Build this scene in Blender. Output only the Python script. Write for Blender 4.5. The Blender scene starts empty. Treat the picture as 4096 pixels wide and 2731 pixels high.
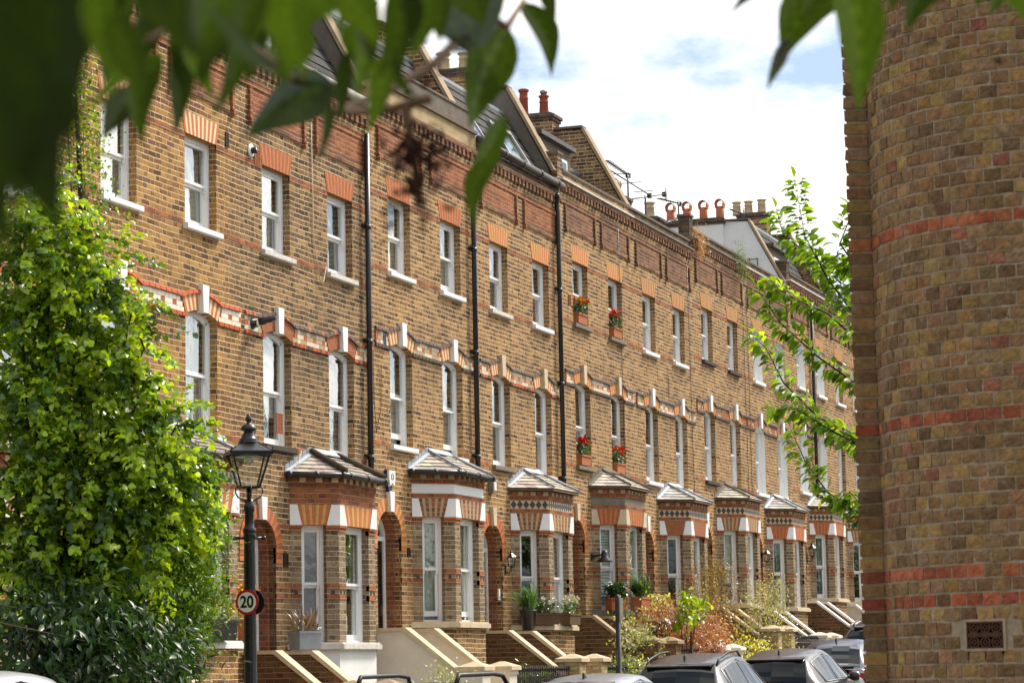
import bpy, math, random
from math import sin, cos, pi, radians, sqrt, floor
from mathutils import Vector, Matrix, noise
from mathutils.geometry import tessellate_polygon
random.seed(7)
scene = bpy.context.scene
COL = scene.collection

# ------------------------------------------------------------------ materials
class NT:
    """small wrapper to write node trees tersely"""
    def __init__(s, name):
        s.m = bpy.data.materials.new(name); s.m.use_nodes = True
        s.t = s.m.node_tree; s.t.nodes.clear()
        s.out = s.t.nodes.new('ShaderNodeOutputMaterial')
    def n(s, typ, **kw):
        x = s.t.nodes.new('ShaderNode' + typ)
        for k, v in kw.items(): setattr(x, k, v)
        return x
    def l(s, a, b): s.t.links.new(a, b)
    def put(s, inp, v):
        if hasattr(v, 'is_linked') or hasattr(v, 'links'): s.l(v, inp)
        else: inp.default_value = v
    def M(s, op, a, b=None, c=None):
        x = s.n('Math', operation=op)
        s.put(x.inputs[0], a)
        if b is not None: s.put(x.inputs[1], b)
        if c is not None: s.put(x.inputs[2], c)
        return x.outputs[0]
    def mix(s, fac, a, b, bt='MIX'):
        x = s.n('MixRGB', blend_type=bt)
        s.put(x.inputs[0], fac); s.put(x.inputs[1], a); s.put(x.inputs[2], b)
        return x.outputs[0]
    def noise(s, vec, scale, detail=3.0, rough=.55, out=0):
        x = s.n('TexNoise'); x.inputs['Scale'].default_value = scale
        x.inputs['Detail'].default_value = detail; x.inputs['Roughness'].default_value = rough
        if vec is not None: s.l(vec, x.inputs['Vector'])
        return x.outputs[out]
    def ramp(s, fac, stops, interp='LINEAR'):
        x = s.n('ValToRGB'); cr = x.color_ramp; cr.interpolation = interp
        while len(cr.elements) < len(stops): cr.elements.new(.5)
        for e, (p, c) in zip(cr.elements, stops):
            e.position = p; e.color = (*c, 1) if len(c) == 3 else c
        s.l(fac, x.inputs[0]); return x.outputs[0]
    def rng(s, v, a, b, c, d):
        x = s.n('MapRange'); s.put(x.inputs[0], v)
        for i, q in enumerate((a, b, c, d)): x.inputs[i + 1].default_value = q
        return x.outputs[0]
    def bsdf(s, color, rough=.6, metal=0., spec=.5, normal=None, **kw):
        b = s.n('BsdfPrincipled')
        s.put(b.inputs['Base Color'], color if not isinstance(color, tuple) else (*color[:3], 1))
        s.put(b.inputs['Roughness'], rough); s.put(b.inputs['Metallic'], metal)
        b.inputs['Specular IOR Level'].default_value = spec
        for k, v in kw.items(): s.put(b.inputs[k.replace('_', ' ')], v)
        if normal is not None: s.l(normal, b.inputs['Normal'])
        return b.outputs[0]
    def bump(s, h, strength=.5, dist=.01):
        b = s.n('Bump'); b.inputs['Strength'].default_value = strength; b.inputs['Distance'].default_value = dist
        s.l(h, b.inputs['Height']); return b.outputs[0]
    def done(s, shader):
        s.l(shader, s.out.inputs['Surface']); return s.m

def mat_plain(name, c, rough=.6, metal=0., spec=.4, var=.12, scale=6., bump=0., coat=0.):
    t = NT(name); tc = t.n('TexCoord').outputs['Object']
    nz = t.noise(tc, scale, 5)
    fine = t.noise(tc, scale * 9, 3)
    k = t.rng(t.M('ADD', t.M('MULTIPLY', nz, .7), t.M('MULTIPLY', fine, .3)), .3, .7, 1 - var, 1 + var)
    col = t.mix(1., (*c, 1), k, 'MULTIPLY')
    nrm = t.bump(fine, bump, .01) if bump else None
    kw = {'Coat_Weight': coat} if coat else {}
    r = t.rng(nz, .3, .7, max(.03, rough - .08), min(1, rough + .08))
    return t.done(t.bsdf(col, r, metal, spec, nrm, **kw))

def mat_brick(name, pal, mortar=(.50, .36, .22), dark=.35, stain=.35, c=.0765, joint=.0060, P=.357, split=.655, fade=None):
    """Flemish bond from object coordinates: stretcher, header, stretcher ... one colour per brick"""
    t = NT(name)
    ob = t.n('TexCoord').outputs['Object']
    nrm = t.n('NewGeometry').outputs['True Normal']
    sp = t.n('SeparateXYZ'); t.l(ob, sp.inputs[0]); sn = t.n('SeparateXYZ'); t.l(nrm, sn.inputs[0])
    x, y, z = sp.outputs; nx, ny, nz = sn.outputs
    wob = t.noise(ob, 1.7, 2); rag = t.noise(ob, 26., 3)
    u = t.M('SUBTRACT', t.M('MULTIPLY', y, nx), t.M('MULTIPLY', x, ny))
    u = t.M('ADD', u, t.M('MULTIPLY', t.M('SUBTRACT', rag, .5), .020))
    zz = t.M('ADD', z, t.M('ADD', t.M('MULTIPLY', t.M('SUBTRACT', wob, .5), .035), t.M('MULTIPLY', t.M('SUBTRACT', rag, .5), .014)))
    v = t.M('DIVIDE', t.M('ADD', zz, 50 * c), c)
    row = t.M('FLOOR', v); fv = t.M('FRACT', v)
    wr = t.n('TexWhiteNoise', noise_dimensions='1D'); t.l(row, wr.inputs['W'])
    uu = t.M('ADD', t.M('DIVIDE', t.M('ADD', u, 60.), P), t.M('ADD', t.M('MULTIPLY', t.M('MODULO', row, 2.), .5), t.M('MULTIPLY', wr.outputs[0], .22)))
    cell = t.M('FLOOR', uu); fu = t.M('FRACT', uu)
    isH = t.M('GREATER_THAN', fu, split)
    d1 = t.M('MINIMUM', fu, t.M('SUBTRACT', 1., fu)); d2 = t.M('ABSOLUTE', t.M('SUBTRACT', fu, split))
    dh = t.M('MULTIPLY', t.M('MINIMUM', d1, d2), P)
    dv = t.M('MULTIPLY', t.M('MINIMUM', fv, t.M('SUBTRACT', 1., fv)), c)
    def edge(d, j):
        q = t.n('MapRange', interpolation_type='SMOOTHSTEP'); t.l(d, q.inputs[0]); q.inputs[1].default_value = j - .0015; q.inputs[2].default_value = j + .0035; return q.outputs[0]
    mask = t.M('MINIMUM', edge(dh, joint * .62), edge(dv, joint * 1.15))
    cv = t.n('CombineXYZ'); t.l(t.M('ADD', t.M('MULTIPLY', cell, 2.), isH), cv.inputs[0]); t.l(row, cv.inputs[1])
    t.l(t.M('MULTIPLY', t.M('FLOOR', t.M('MULTIPLY', nx, 3.)), 7.), cv.inputs[2])
    wn = t.n('TexWhiteNoise', noise_dimensions='3D'); t.l(cv.outputs[0], wn.inputs['Vector'])
    sr = t.n('SeparateColor'); t.l(wn.outputs['Color'], sr.inputs[0]); r1, r2, r3 = sr.outputs
    col = t.ramp(r1, pal)
    # burnt, blotchy faces, more of them on headers
    bl = t.noise(ob, 20., 4, .65)
    thr = t.M('SUBTRACT', .64, t.M('MULTIPLY', t.M('ADD', t.M('MULTIPLY', isH, .07), t.M('MULTIPLY', r2, .15)), dark / .35))
    bk = t.M('MULTIPLY', t.rng(t.M('SUBTRACT', bl, thr), -.05, .10, 0., 1.), t.M('ADD', .25, t.M('MULTIPLY', r3, .55)))
    col = t.mix(bk, col, (.065, .040, .022, 1))
    gr = t.noise(ob, 75., 3)
    col = t.mix(1., col, t.rng(gr, .25, .75, .72, 1.26), 'MULTIPLY')
    if fade:   # the cleaned brickwork gives way to the sooty neighbour
        fd = t.n('MapRange', interpolation_type='SMOOTHSTEP'); t.l(t.M('ADD', y, t.M('MULTIPLY', t.M('SUBTRACT', t.noise(ob, 1.3, 4), .5), 2.4)), fd.inputs[0]); fd.inputs[1].default_value = 4.0; fd.inputs[2].default_value = 5.2
        col = t.mix(t.M('MULTIPLY', fd.outputs[0], .75), col, (*fade, 1))
    mo = t.mix(1., (*mortar, 1), t.rng(t.noise(ob, 12., 4), .25, .75, .72, 1.2), 'MULTIPLY')
    col = t.mix(mask, mo, col)
    st = t.rng(t.noise(ob, .55, 5, .6), .42, .68, 0., stain)
    col = t.mix(st, col, (.07, .050, .035, 1))
    mpn = t.n('Mapping'); mpn.inputs['Scale'].default_value = (2.2, 2.2, .22); t.l(ob, mpn.inputs[0])
    col = t.mix(t.rng(t.noise(mpn.outputs[0], 1.6, 5, .6), .52, .72, 0., stain * .9), col, (.085, .060, .040, 1))
    col = t.mix(t.rng(t.noise(ob, .9, 3, .6), .60, .70, 0., .22), col, (.55, .42, .27, 1))
    h = t.M('ADD', mask, t.M('MULTIPLY', t.M('ADD', bl, t.M('MULTIPLY', gr, .5)), .55))
    return t.done(t.bsdf(col, .9, 0, .15, t.bump(h, 1., .022)))

def mat_attr(name, rough=.7, spec=.3, bump=0., bscale=40., var=.25, coat=0.):
    """colour from the mesh attribute 'Col' (each brick, slate or leaf has its own)"""
    t = NT(name); a = t.n('VertexColor', layer_name='Col').outputs[0]
    ob = t.n('TexCoord').outputs['Object']; nz = t.noise(ob, bscale, 4, .65)
    col = t.mix(1., a, t.rng(nz, .25, .75, 1 - var, 1 + var), 'MULTIPLY')
    nrm = t.bump(nz, bump, .006) if bump else None
    kw = {'Coat_Weight': coat} if coat else {}
    return t.done(t.bsdf(col, rough, 0, spec, nrm, **kw))

def mat_leaf(name, trans=.45, rough=.35, spec=.5, tint=(1.5, 1.35, .35)):
    t = NT(name); a = t.n('VertexColor', layer_name='Col').outputs[0]
    p = t.bsdf(a, rough, 0, spec)
    tr = t.n('BsdfTranslucent'); t.l(t.mix(1., a, (*tint, 1), 'MULTIPLY'), tr.inputs[0])
    mx = t.n('MixShader'); mx.inputs[0].default_value = trans
    t.l(p, mx.inputs[1]); t.l(tr.outputs[0], mx.inputs[2])
    return t.done(mx.outputs[0])

def mat_glass(name, refl=.12, tint=(.9, .95, .93), power=2.2, rmax=.85, wav=.05):
    t = NT(name)
    lw = t.n('LayerWeight'); lw.inputs[0].default_value = .5
    f = t.M('POWER', lw.outputs['Facing'], power)
    f = t.rng(f, 0., 1., refl, rmax)
    ob = t.n('TexCoord').outputs['Object']
    nrm = t.bump(t.noise(ob, 3.2, 2), wav, .05)
    tr = t.n('BsdfTransparent'); tr.inputs[0].default_value = (*tint, 1)
    gl = t.n('BsdfGlossy'); gl.inputs['Roughness'].default_value = .015; gl.inputs[0].default_value = (.97, .98, 1, 1); t.l(nrm, gl.inputs['Normal'])
    mx = t.n('MixShader'); t.l(f, mx.inputs[0]); t.l(tr.outputs[0], mx.inputs[1]); t.l(gl.outputs[0], mx.inputs[2])
    return t.done(mx.outputs[0])

GOLD = [(0, (.10, .052, .024)), (.18, (.26, .125, .040)), (.5, (.40, .205, .060)), (.8, (.52, .29, .080)), (.93, (.38, .20, .08)), (1, (.22, .085, .06))]
TAN = [(0, (.10, .055, .026)), (.2, (.235, .125, .046)), (.5, (.375, .202, .074)), (.8, (.48, .275, .100)), (.94, (.34, .19, .085)), (1, (.22, .105, .060))]
BROWN = [(0, (.07, .044, .025)), (.25, (.17, .10, .045)), (.6, (.30, .175, .072)), (.85, (.41, .25, .098)), (1, (.17, .080, .052))]
GREYB = [(0, (.16, .11, .075)), (.4, (.28, .205, .125)), (.75, (.38, .295, .185)), (1, (.22, .14, .10))]
REDB = [(0, (.24, .075, .038)), (.5, (.38, .120, .052)), (.8, (.45, .165, .066)), (1, (.22, .085, .05))]
DREDB = [(0, (.13, .055, .035)), (.5, (.25, .105, .058)), (.8, (.36, .165, .080)), (1, (.16, .08, .055))]
DARKB = [(0, (.05, .035, .03)), (.5, (.11, .075, .06)), (1, (.2, .13, .09))]
M = {}
M['gold'] = mat_brick('stock_brick_golden', GOLD, (.80, .575, .34), .36, .2, fade=(.15, .085, .040))
M['tan'] = mat_brick('stock_brick_tan', TAN, (.80, .585, .36), .46, .25)
M['brown'] = mat_brick('stock_brick_brown', BROWN, (.72, .53, .34), .48, .35)
M['grey'] = mat_brick('gault_brick', GREYB, (.56, .44, .28), .33, .35)
M['red'] = mat_brick('red_brick', REDB, (.50, .31, .19), .25, .3)
M['dred'] = mat_brick('sooty_red_brick', DREDB, (.42, .29, .19), .35, .35)
M['darkbrick'] = mat_brick('sooty_and_shadow_brick', DARKB, (.26, .19, .135), .35, .5)
M['stepbrick'] = mat_brick('brown_step_brick', [(0, (.09, .045, .025)), (.5, (.19, .10, .045)), (.8, (.30, .17, .075)), (1, (.13, .06, .04))], (.36, .24, .14), .45, .4)
M['white'] = mat_plain('white_paint', (.80, .80, .78), .45, 0, .4, .05, 5, .08)
M['frame'] = mat_plain('white_gloss_paint', (.82, .82, .82), .32, 0, .5, .04, 4, .03)
M['oldwhite'] = mat_plain('flaking_white_paint', (.62, .58, .52), .75, 0, .3, .3, 14, .5)
M['stone'] = mat_plain('bath_stone', (.58, .47, .32), .85, 0, .2, .2, 8, .3)
M['greystone'] = mat_plain('weathered_stone', (.21, .18, .14), .9, 0, .2, .3, 9, .4)
M['darkstone'] = mat_plain('blackened_stone_and_hole_shade', (.075, .06, .048), .9, 0, .2, .3, 9, .4)
M['coping'] = mat_plain('coping_stone', (.34, .25, .16), .9, 0, .2, .25, 6, .4)
M['sootcoping'] = mat_plain('sooty_coping', (.16, .12, .09), .9, 0, .2, .3, 6, .4)
M['stucco'] = mat_plain('cream_stucco', (.66, .60, .50), .85, 0, .2, .1, 3, .15)
M['render'] = mat_plain('white_render', (.78, .77, .75), .8, 0, .2, .08, 2, .2)
M['cement'] = mat_plain('grey_cement_render', (.17, .145, .12), .95, 0, .1, .25, 4, .4)
M['buff'] = mat_plain('buff_stucco', (.42, .31, .17), .9, 0, .2, .25, 3, .2)
M['cream'] = mat_plain('cream_gauged_brick', (.72, .56, .34), .75, 0, .25, .12, 20, .2)
M['drab'] = mat_plain('drab_yellow_brick', (.42, .32, .19), .8, 0, .2, .25, 20, .2)
M['orange'] = mat_plain('orange_gauged_brick', (.53, .165, .055), .75, 0, .25, .18, 18, .2)
M['rust'] = mat_plain('rust_gauged_brick', (.34, .125, .055), .8, 0, .2, .3, 18, .2)
M['ochre'] = mat_plain('ochre_gauged_brick', (.58, .33, .12), .8, 0, .2, .2, 18, .2)
M['redtile'] = mat_plain('red_moulded_brick', (.46, .105, .035), .75, 0, .25, .2, 16, .2)
M['blacktile'] = mat_plain('black_moulded_brick', (.105, .066, .050), .7, 0, .3, .35, 16, .2)
M['glaze'] = mat_plain('glazed_cream_brick', (.76, .70, .54), .3, 0, .5, .08, 16, .1)
M['dirtyglaze'] = mat_plain('soiled_cream_brick', (.66, .56, .40), .6, 0, .35, .3, 22, .2)
M['tileblack'] = mat_plain('black_tile', (.045, .04, .045), .45, 0, .5, .15, 9)
M['tilegrey'] = mat_plain('slate_grey_tile', (.10, .085, .085), .45, 0, .5, .15, 9)
M['tilecream'] = mat_plain('cream_tile', (.62, .45, .26), .5, 0, .4, .12, 9)
M['tilepale'] = mat_plain('pale_tile', (.66, .56, .44), .5, 0, .4, .1, 9)
M['black'] = mat_plain('black_gloss_paint', (.012, .012, .013), .28, 0, .5, .1, 5, .04)
M['iron'] = mat_plain('cast_iron_pipe', (.018, .018, .020), .35, 0, .5, .25, 8, .1)
M['gutter'] = mat_plain('brown_plastic_gutter', (.055, .042, .034), .45, 0, .4, .25, 6, .05)
M['palegutter'] = mat_plain('pale_gutter', (.45, .42, .36), .55, 0, .4, .2, 6, .1)
M['lead'] = mat_plain('lead_sheet', (.30, .33, .37), .5, .2, .5, .2, 7, .2)
M['terra'] = mat_plain('terracotta', (.42, .15, .065), .85, 0, .2, .2, 12, .2)
M['redpot'] = mat_plain('red_chimney_pot', (.30, .075, .045), .8, 0, .2, .2, 9, .2)
M['orangepot'] = mat_plain('orange_chimney_pot', (.45, .15, .07), .8, 0, .2, .2, 9, .2)
M['buffpot'] = mat_plain('buff_chimney_pot', (.55, .42, .25), .8, 0, .2, .2, 9, .2)
M['dark'] = mat_plain('vent_hole_shade', (.035, .032, .030), .9, 0, .1, .1, 3)  # near-black backing, paints the shade inside vent openings
M['room'] = mat_plain('room_plaster', (.16, .145, .125), .9, 0, .1, .15, 1.2)  # grey put into the plaster so the rooms look dim
M['curtain'] = mat_plain('pale_curtain', (.56, .58, .53), .85, 0, .1, .08, 5)
M['blind'] = mat_plain('white_blind', (.78, .76, .70), .8, 0, .1, .04, 5)
M['greycurtain'] = mat_plain('grey_curtain', (.26, .29, .28), .85, 0, .1, .1, 5)
M['wood'] = mat_plain('brown_wood', (.13, .07, .035), .7, 0, .3, .25, 14, .2)
M['bark'] = mat_plain('tree_bark', (.055, .042, .030), .95, 0, .1, .3, 14, .5)
M['plast'] = mat_plain('white_plastic', (.78, .78, .74), .4, 0, .5, .04, 5)
M['navy'] = mat_plain('navy_plastic', (.020, .022, .075), .4, 0, .5, .05, 5)
M['alu'] = mat_plain('aluminium', (.32, .32, .33), .4, .8, .5, .1, 5)
M['glass'] = mat_glass('window_glass', .10, (.88, .94, .91), 2.0, .9)
M['lampglass'] = mat_glass('lantern_glass', .07, (.95, .97, .95), 3.5, .5)
M['carglass'] = mat_glass('car_glass', .10, (.22, .26, .25), 2.0, .9, .01)
tt = NT('dark_car_glass'); M['autoglass'] = tt.done(tt.bsdf((.008, .010, .010), .03, 0, .3))
M['slate'] = mat_attr('roof_slates', .42, .6, .4, 14, .25); M['roofslate'] = mat_attr('main_roof_slates', .85, .2, .4, 14, .25)
tt = NT('wall_bricks'); ob_ = tt.n('TexCoord').outputs['Object']; ca = tt.n('VertexColor', layer_name='Col').outputs[0]
n1_, n2_, n3_ = tt.noise(ob_, 26, 5, .65), tt.noise(ob_, 150, 3, .6), tt.noise(ob_, 95, 2, .5)
ca = tt.mix(1., ca, tt.rng(n1_, .28, .72, .58, 1.38), 'MULTIPLY'); ca = tt.mix(1., ca, tt.rng(n2_, .25, .75, .78, 1.2), 'MULTIPLY')
ca = tt.mix(tt.rng(n3_, .66, .74, 0., .85), ca, (.035, .022, .015, 1)); ca = tt.mix(tt.rng(tt.noise(ob_, 9, 5, .7), .56, .70, 0., .5), ca, (.34, .265, .19, 1))
M['bricks'] = tt.done(tt.bsdf(ca, .93, 0, .12, tt.bump(tt.M('ADD', n1_, tt.M('MULTIPLY', n2_, .5)), .9, .006)))
M['moss'] = mat_plain('mossy_ridge_roll', (.085, .065, .045), .95, 0, .1, .35, 24, .6)
M['mortar'] = mat_plain('lime_mortar', (.39, .30, .205), .95, 0, .1, .28, 30, .6)
M['leaf'] = mat_leaf('broad_leaves', .5, .24, .8)
M['leafdark'] = mat_leaf('glossy_leaves', .3, .36, .4)
M['leafthin'] = mat_leaf('thin_leaves', .6, .35, .5)
M['petal'] = mat_attr('petals', .6, .2, 0, 30, .1)
M['asphalt'] = mat_plain('asphalt', (.085, .082, .078), .9, 0, .2, .2, 3, .4)
M['paving'] = mat_plain('paving_stone', (.38, .35, .30), .9, 0, .2, .15, 3, .3)
M['soil'] = mat_plain('garden_soil', (.055, .042, .030), 1, 0, .1, .3, 5, .6)
M['kerb'] = mat_plain('granite_kerb', (.30, .29, .28), .85, 0, .2, .2, 12, .3)

# ------------------------------------------------------------------ mesh helpers
class MB:
    def __init__(s): s.v, s.f, s.m, s.c, s.mats, s.smooth = [], [], [], [], [], []
    def mi(s, m):
        if m not in s.mats: s.mats.append(m)
        return s.mats.index(m)
    def poly(s, pts, m, col=None, sm=False):
        b = len(s.v); s.v += [tuple(p) for p in pts]; s.f.append(tuple(range(b, b + len(pts))))
        s.m.append(s.mi(m)); s.c.append(col or (1, 1, 1)); s.smooth.append(sm)
    def mesh(s, verts, faces, m, col=None, sm=False):
        b = len(s.v); s.v += [tuple(p) for p in verts]
        k = s.mi(m)
        for f in faces:
            s.f.append(tuple(b + i for i in f)); s.m.append(k); s.c.append(col or (1, 1, 1)); s.smooth.append(sm)
    BOXF = ((0, 3, 2, 1), (4, 5, 6, 7), (0, 1, 5, 4), (1, 2, 6, 5), (2, 3, 7, 6), (3, 0, 4, 7))
    def box(s, x0, x1, y0, y1, z0, z1, m, col=None):
        s.mesh([(x0, y0, z0), (x1, y0, z0), (x1, y1, z0), (x0, y1, z0), (x0, y0, z1), (x1, y0, z1), (x1, y1, z1), (x0, y1, z1)], s.BOXF, m, col)
    def obox(s, P, t, n, a0, a1, b0, b1, z0, z1, m, col=None):
        """box in a face frame: P origin, t along, n outward"""
        q = lambda a, b, z: (P[0] + t[0] * a + n[0] * b, P[1] + t[1] * a + n[1] * b, z)
        s.mesh([q(a0, b1, z0), q(a0, b0, z0), q(a1, b0, z0), q(a1, b1, z0), q(a0, b1, z1), q(a0, b0, z1), q(a1, b0, z1), q(a1, b1, z1)], [f[::-1] for f in s.BOXF], m, col)
    def slab(s, pts, off, m, col=None, sm=False):
        """polygon extruded by vector off"""
        n = len(pts); v = [Vector(p) for p in pts]; o = Vector(off)
        s.mesh(v + [p + o for p in v], [tuple(range(n))[::-1], tuple(range(n, 2 * n))] + [(i, (i + 1) % n, n + (i + 1) % n, n + i) for i in range(n)], m, col, sm)
    def tube(s, pts, r, m, n=8, cap=True, sm=True):
        pts = [Vector(p) for p in pts]; R = r if isinstance(r, (list, tuple)) else [r] * len(pts)
        vs, fs = [], []
        ref = Vector((.31, .22, .93))
        for i, p in enumerate(pts):
            d = (pts[min(i + 1, len(pts) - 1)] - pts[max(i - 1, 0)]).normalized()
            if abs(d.dot(ref)) > .95: ref = Vector((.9, .3, .1))
            a = d.cross(ref).normalized(); b = d.cross(a)
            for k in range(n):
                an = 2 * pi * k / n; vs.append(p + (a * cos(an) + b * sin(an)) * R[i])
        for i in range(len(pts) - 1):
            for k in range(n):
                fs.append((i * n + k, i * n + (k + 1) % n, (i + 1) * n + (k + 1) % n, (i + 1) * n + k))
        if cap: fs.append(tuple(range(n))); fs.append(tuple((len(pts) - 1) * n + k for k in range(n))[::-1])
        s.mesh(vs, fs, m, None, sm)
    def lathe(s, prof, c, m, n=16, sm=True, ax=None):
        """prof: list of (r, h) about a vertical axis through c"""
        vs, fs = [], []
        for r, h in prof:
            for k in range(n):
                a = 2 * pi * k / n; p = Vector((r * cos(a), r * sin(a), h))
                if ax is not None: p = ax @ p
                vs.append(Vector(c) + p)
        for i in range(len(prof) - 1):
            for k in range(n):
                fs.append((i * n + k, i * n + (k + 1) % n, (i + 1) * n + (k + 1) % n, (i + 1) * n + k))
        fs.append(tuple(range(n))[::-1]); fs.append(tuple((len(prof) - 1) * n + k for k in range(n)))
        s.mesh(vs, fs, m, None, sm)
    def data(s, name, recalc=False):
        me = bpy.data.meshes.new(name); me.from_pydata(s.v, [], s.f)
        for m in s.mats: me.materials.append(M[m])
        me.polygons.foreach_set('material_index', s.m)
        me.polygons.foreach_set('use_smooth', s.smooth)
        if any(c != (1, 1, 1) for c in s.c):
            at = me.color_attributes.new('Col', 'FLOAT_COLOR', 'CORNER'); buf = []
            for p, c in zip(s.f, s.c): buf += [c[0], c[1], c[2], 1.] * len(p)
            at.data.foreach_set('color', buf)
        me.update()
        if recalc:
            import bmesh
            b = bmesh.new(); b.from_mesh(me); bmesh.ops.recalc_face_normals(b, faces=b.faces); b.to_mesh(me); b.free()
        return me
    def build(s, name, parent=None, loc=(0, 0, 0), recalc=True):
        return inst(name, s.data(name, recalc), parent, loc)

def inst(name, me, parent=None, loc=(0, 0, 0), rot=None):
    o = bpy.data.objects.new(name, me); COL.objects.link(o)
    o.parent = parent; o.location = loc
    if rot: o.rotation_euler = rot
    return o
def tag(o, label, cat, group=None):
    o['label'] = label; o['category'] = cat
    if group: o['group'] = group
    return o
def thing(name, label, cat, loc=(0, 0, 0), rz=0., group=None):
    o = bpy.data.objects.new(name, None); COL.objects.link(o); o.location = loc; o.rotation_euler = (0, 0, rz)
    return tag(o, label, cat, group)
def struct(o): o['kind'] = 'structure'; return o
def copy_tree(o, parent=None):
    c = o.copy(); COL.objects.link(c); c.parent = parent
    for ch in list(o.children): copy_tree(ch, c)
    return c
def jit(c, a, r=random):
    k = 1 + r.uniform(-a, a); return tuple(max(.002, x * k * (1 + r.uniform(-a, a) * .3)) for x in c)

# ------------------------------------------------------------------ terrace geometry
HW = 4.94                       # frontage of one house
S0 = 28.76                      # where the first house in view begins along the street
STEP = [-.35, 0., .361, .692, 1.006, 1.33]
def hbase(k): return S0 + HW * k, STEP[k // 2 + 1]
WY = [(.765, 1.755), (3.183, 4.173)]    # window openings along the house
Z2, H2W = 2.795, 1.235                   # second-floor window: sill level, height
Z1, H1W, RISE = -.02, 1.57, .085         # first-floor window: sill, springing height, arch rise
REV = .115
def zroad(s): return -4.87 + .046 * max(0., min(s, 62) - 37.5) + .034 * max(0., s - 62)

def arc(y0, y1, zs, rise, n=10):
    """points of a segmental arch from (y0,zs) to (y1,zs)"""
    w = y1 - y0; R = (w * w / 4 + rise * rise) / (2 * rise); cz = zs + rise - R; cy = (y0 + y1) / 2
    a = math.asin(w / 2 / R)
    return [(cy + R * sin(-a + 2 * a * i / n), cz + R * cos(-a + 2 * a * i / n)) for i in range(n + 1)]

def sash(w, h, rise, mats, open_low=0., ledge=True):
    """white box-sash window in an opening w x h; wall plane at x = 0"""
    fr, pn = MB(), MB(); m = mats
    s = .055; xa, xb = -.205, -REV + .005
    fr.box(xa, xb, 0, s, 0, h, m); fr.box(xa, xb, w - s, w, 0, h, m)
    fr.box(xa, xb - .01, s, w - s, 0, .03, m)
    if rise:
        A = arc(0, w, h, rise); Bq = arc(s, w - s, h - .035, rise)
        fr.slab([(xa, y, z) for y, z in A] + [(xa, y, z) for y, z in Bq[::-1]], (xb - xa, 0, 0), m)
    else: fr.box(xa, xb, s, w - s, h - .055, h, m)
    t = .042; mid = h * .49
    # upper sash (outer) and lower sash (inner)
    x0, x1 = -.165, -.132
    top = h - .03
    fr.box(x0, x1, s, s + t, mid, top, m); fr.box(x0, x1, w - s - t, w - s, mid, top, m); fr.box(x0 - .003, x1 + .003, s, w - s, mid, mid + .04, m)
    if rise:
        A = arc(s, w - s, h - .034, rise); Bq = arc(s + t, w - s - t, h - .075, rise)
        fr.slab([(x0, y, z) for y, z in A] + [(x0, y, z) for y, z in Bq[::-1]], (x1 - x0, 0, 0), m)
    else: fr.box(x0, x1 - .002, s, w - s, h - .10, h - .055, m)
    for yy in (s + .003, w - s - t + .003):
        fr.slab([(x0, yy, mid - .075), (x1 - .006, yy, mid - .06), (x1, yy, mid), (x0, yy, mid)], (0, t - .006, 0), m)
    x2, x3 = -.203, -.170; zl = .03 + open_low
    fr.box(x2, x3, s, s + t, zl, mid + open_low, m); fr.box(x2, x3, w - s - t, w - s, zl, mid + open_low, m)
    fr.box(x2, x3 + .003, s + t, w - s - t, zl, zl + .085, m); fr.box(x2, x3 + .002, s + t, w - s - t, mid - .04 + open_low, mid + open_low, m)
    if rise:
        A = arc(s + t * .7, w - s - t * .7, h - .07, rise)
        pn.poly([(-.15, s + t * .7, mid), (-.15, w - s - t * .7, mid)] + [(-.15, y, z) for y, z in A[::-1]], 'glass')
    else: pn.poly([(-.15, s + t * .7, mid), (-.15, w - s - t * .7, mid), (-.15, w - s - t * .7, h - .08), (-.15, s + t * .7, h - .08)], 'glass')
    pn.poly([(-.188, s + t * .7, zl + .05), (-.188, w - s - t * .7, zl + .05), (-.188, w - s - t * .7, mid + open_low), (-.188, s + t * .7, mid + open_low)], 'glass')
    return fr.data('sash_frame', True), pn.data('sash_pane')

def drape(w, h, style):
    mb = MB()
    def cloth(y0, y1, z0, z1, m, amp=.028, x=-.30, fold=.085):
        n = max(2, int((y1 - y0) / fold * 4)); vs = []
        for i in range(n + 1):
            y = y0 + (y1 - y0) * i / n; dx = amp * sin(2 * pi * (y - y0) / fold) + amp * .4 * sin(5.1 * y / fold)
            vs += [(x + dx, y, z0), (x + dx, y, z1)]
        mb.mesh(vs, [(2 * i, 2 * i + 2, 2 * i + 3, 2 * i + 1) for i in range(n)], m, None, True)
    if style == 'blind': cloth(.03, w - .03, h * .28, h, 'blind', .002, -.27, .3)
    elif style == 'sheer': cloth(.02, w - .02, .02, h, 'curtain', .012)
    elif style == 'half': cloth(w * .52, w - .02, .02, h, 'curtain'); cloth(.02, .16, .02, h, 'curtain')
    elif style == 'grey': cloth(w * .60, w - .02, .02, h, 'greycurtain'); cloth(.02, .2, .02, h, 'greycurtain')
    elif style == 'shutter':
        for i in range(int(h / .055)):
            mb.slab([(-.25, .06, i * .055), (-.29, .06, i * .055 + .035), (-.29, .06, i * .055 + .042), (-.25, .06, i * .055 + .007)], (0, w - .12, 0), 'frame')
    return mb.data('drape')

def voussoirs(mb, inner, outer, n, mats, x0, x1, place):
    """wedges between two curves sampled by f(t), t in 0..1; place(y,z,x)->point"""
    for i in range(n):
        t0, t1 = i / n, (i + 1) / n; g = .012 / n * 2
        t0 += g; t1 -= g
        p = [inner(t0), inner(t1), outer(t1), outer(t0)]
        mm = mats[i % len(mats)]
        if isinstance(mm, tuple): mm = random.choice(mm)
        mb.slab([place(a[0], a[1], x0) for a in p], Vector(place(p[0][0], p[0][1], x1)) - Vector(place(p[0][0], p[0][1], x0)), mm)

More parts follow.
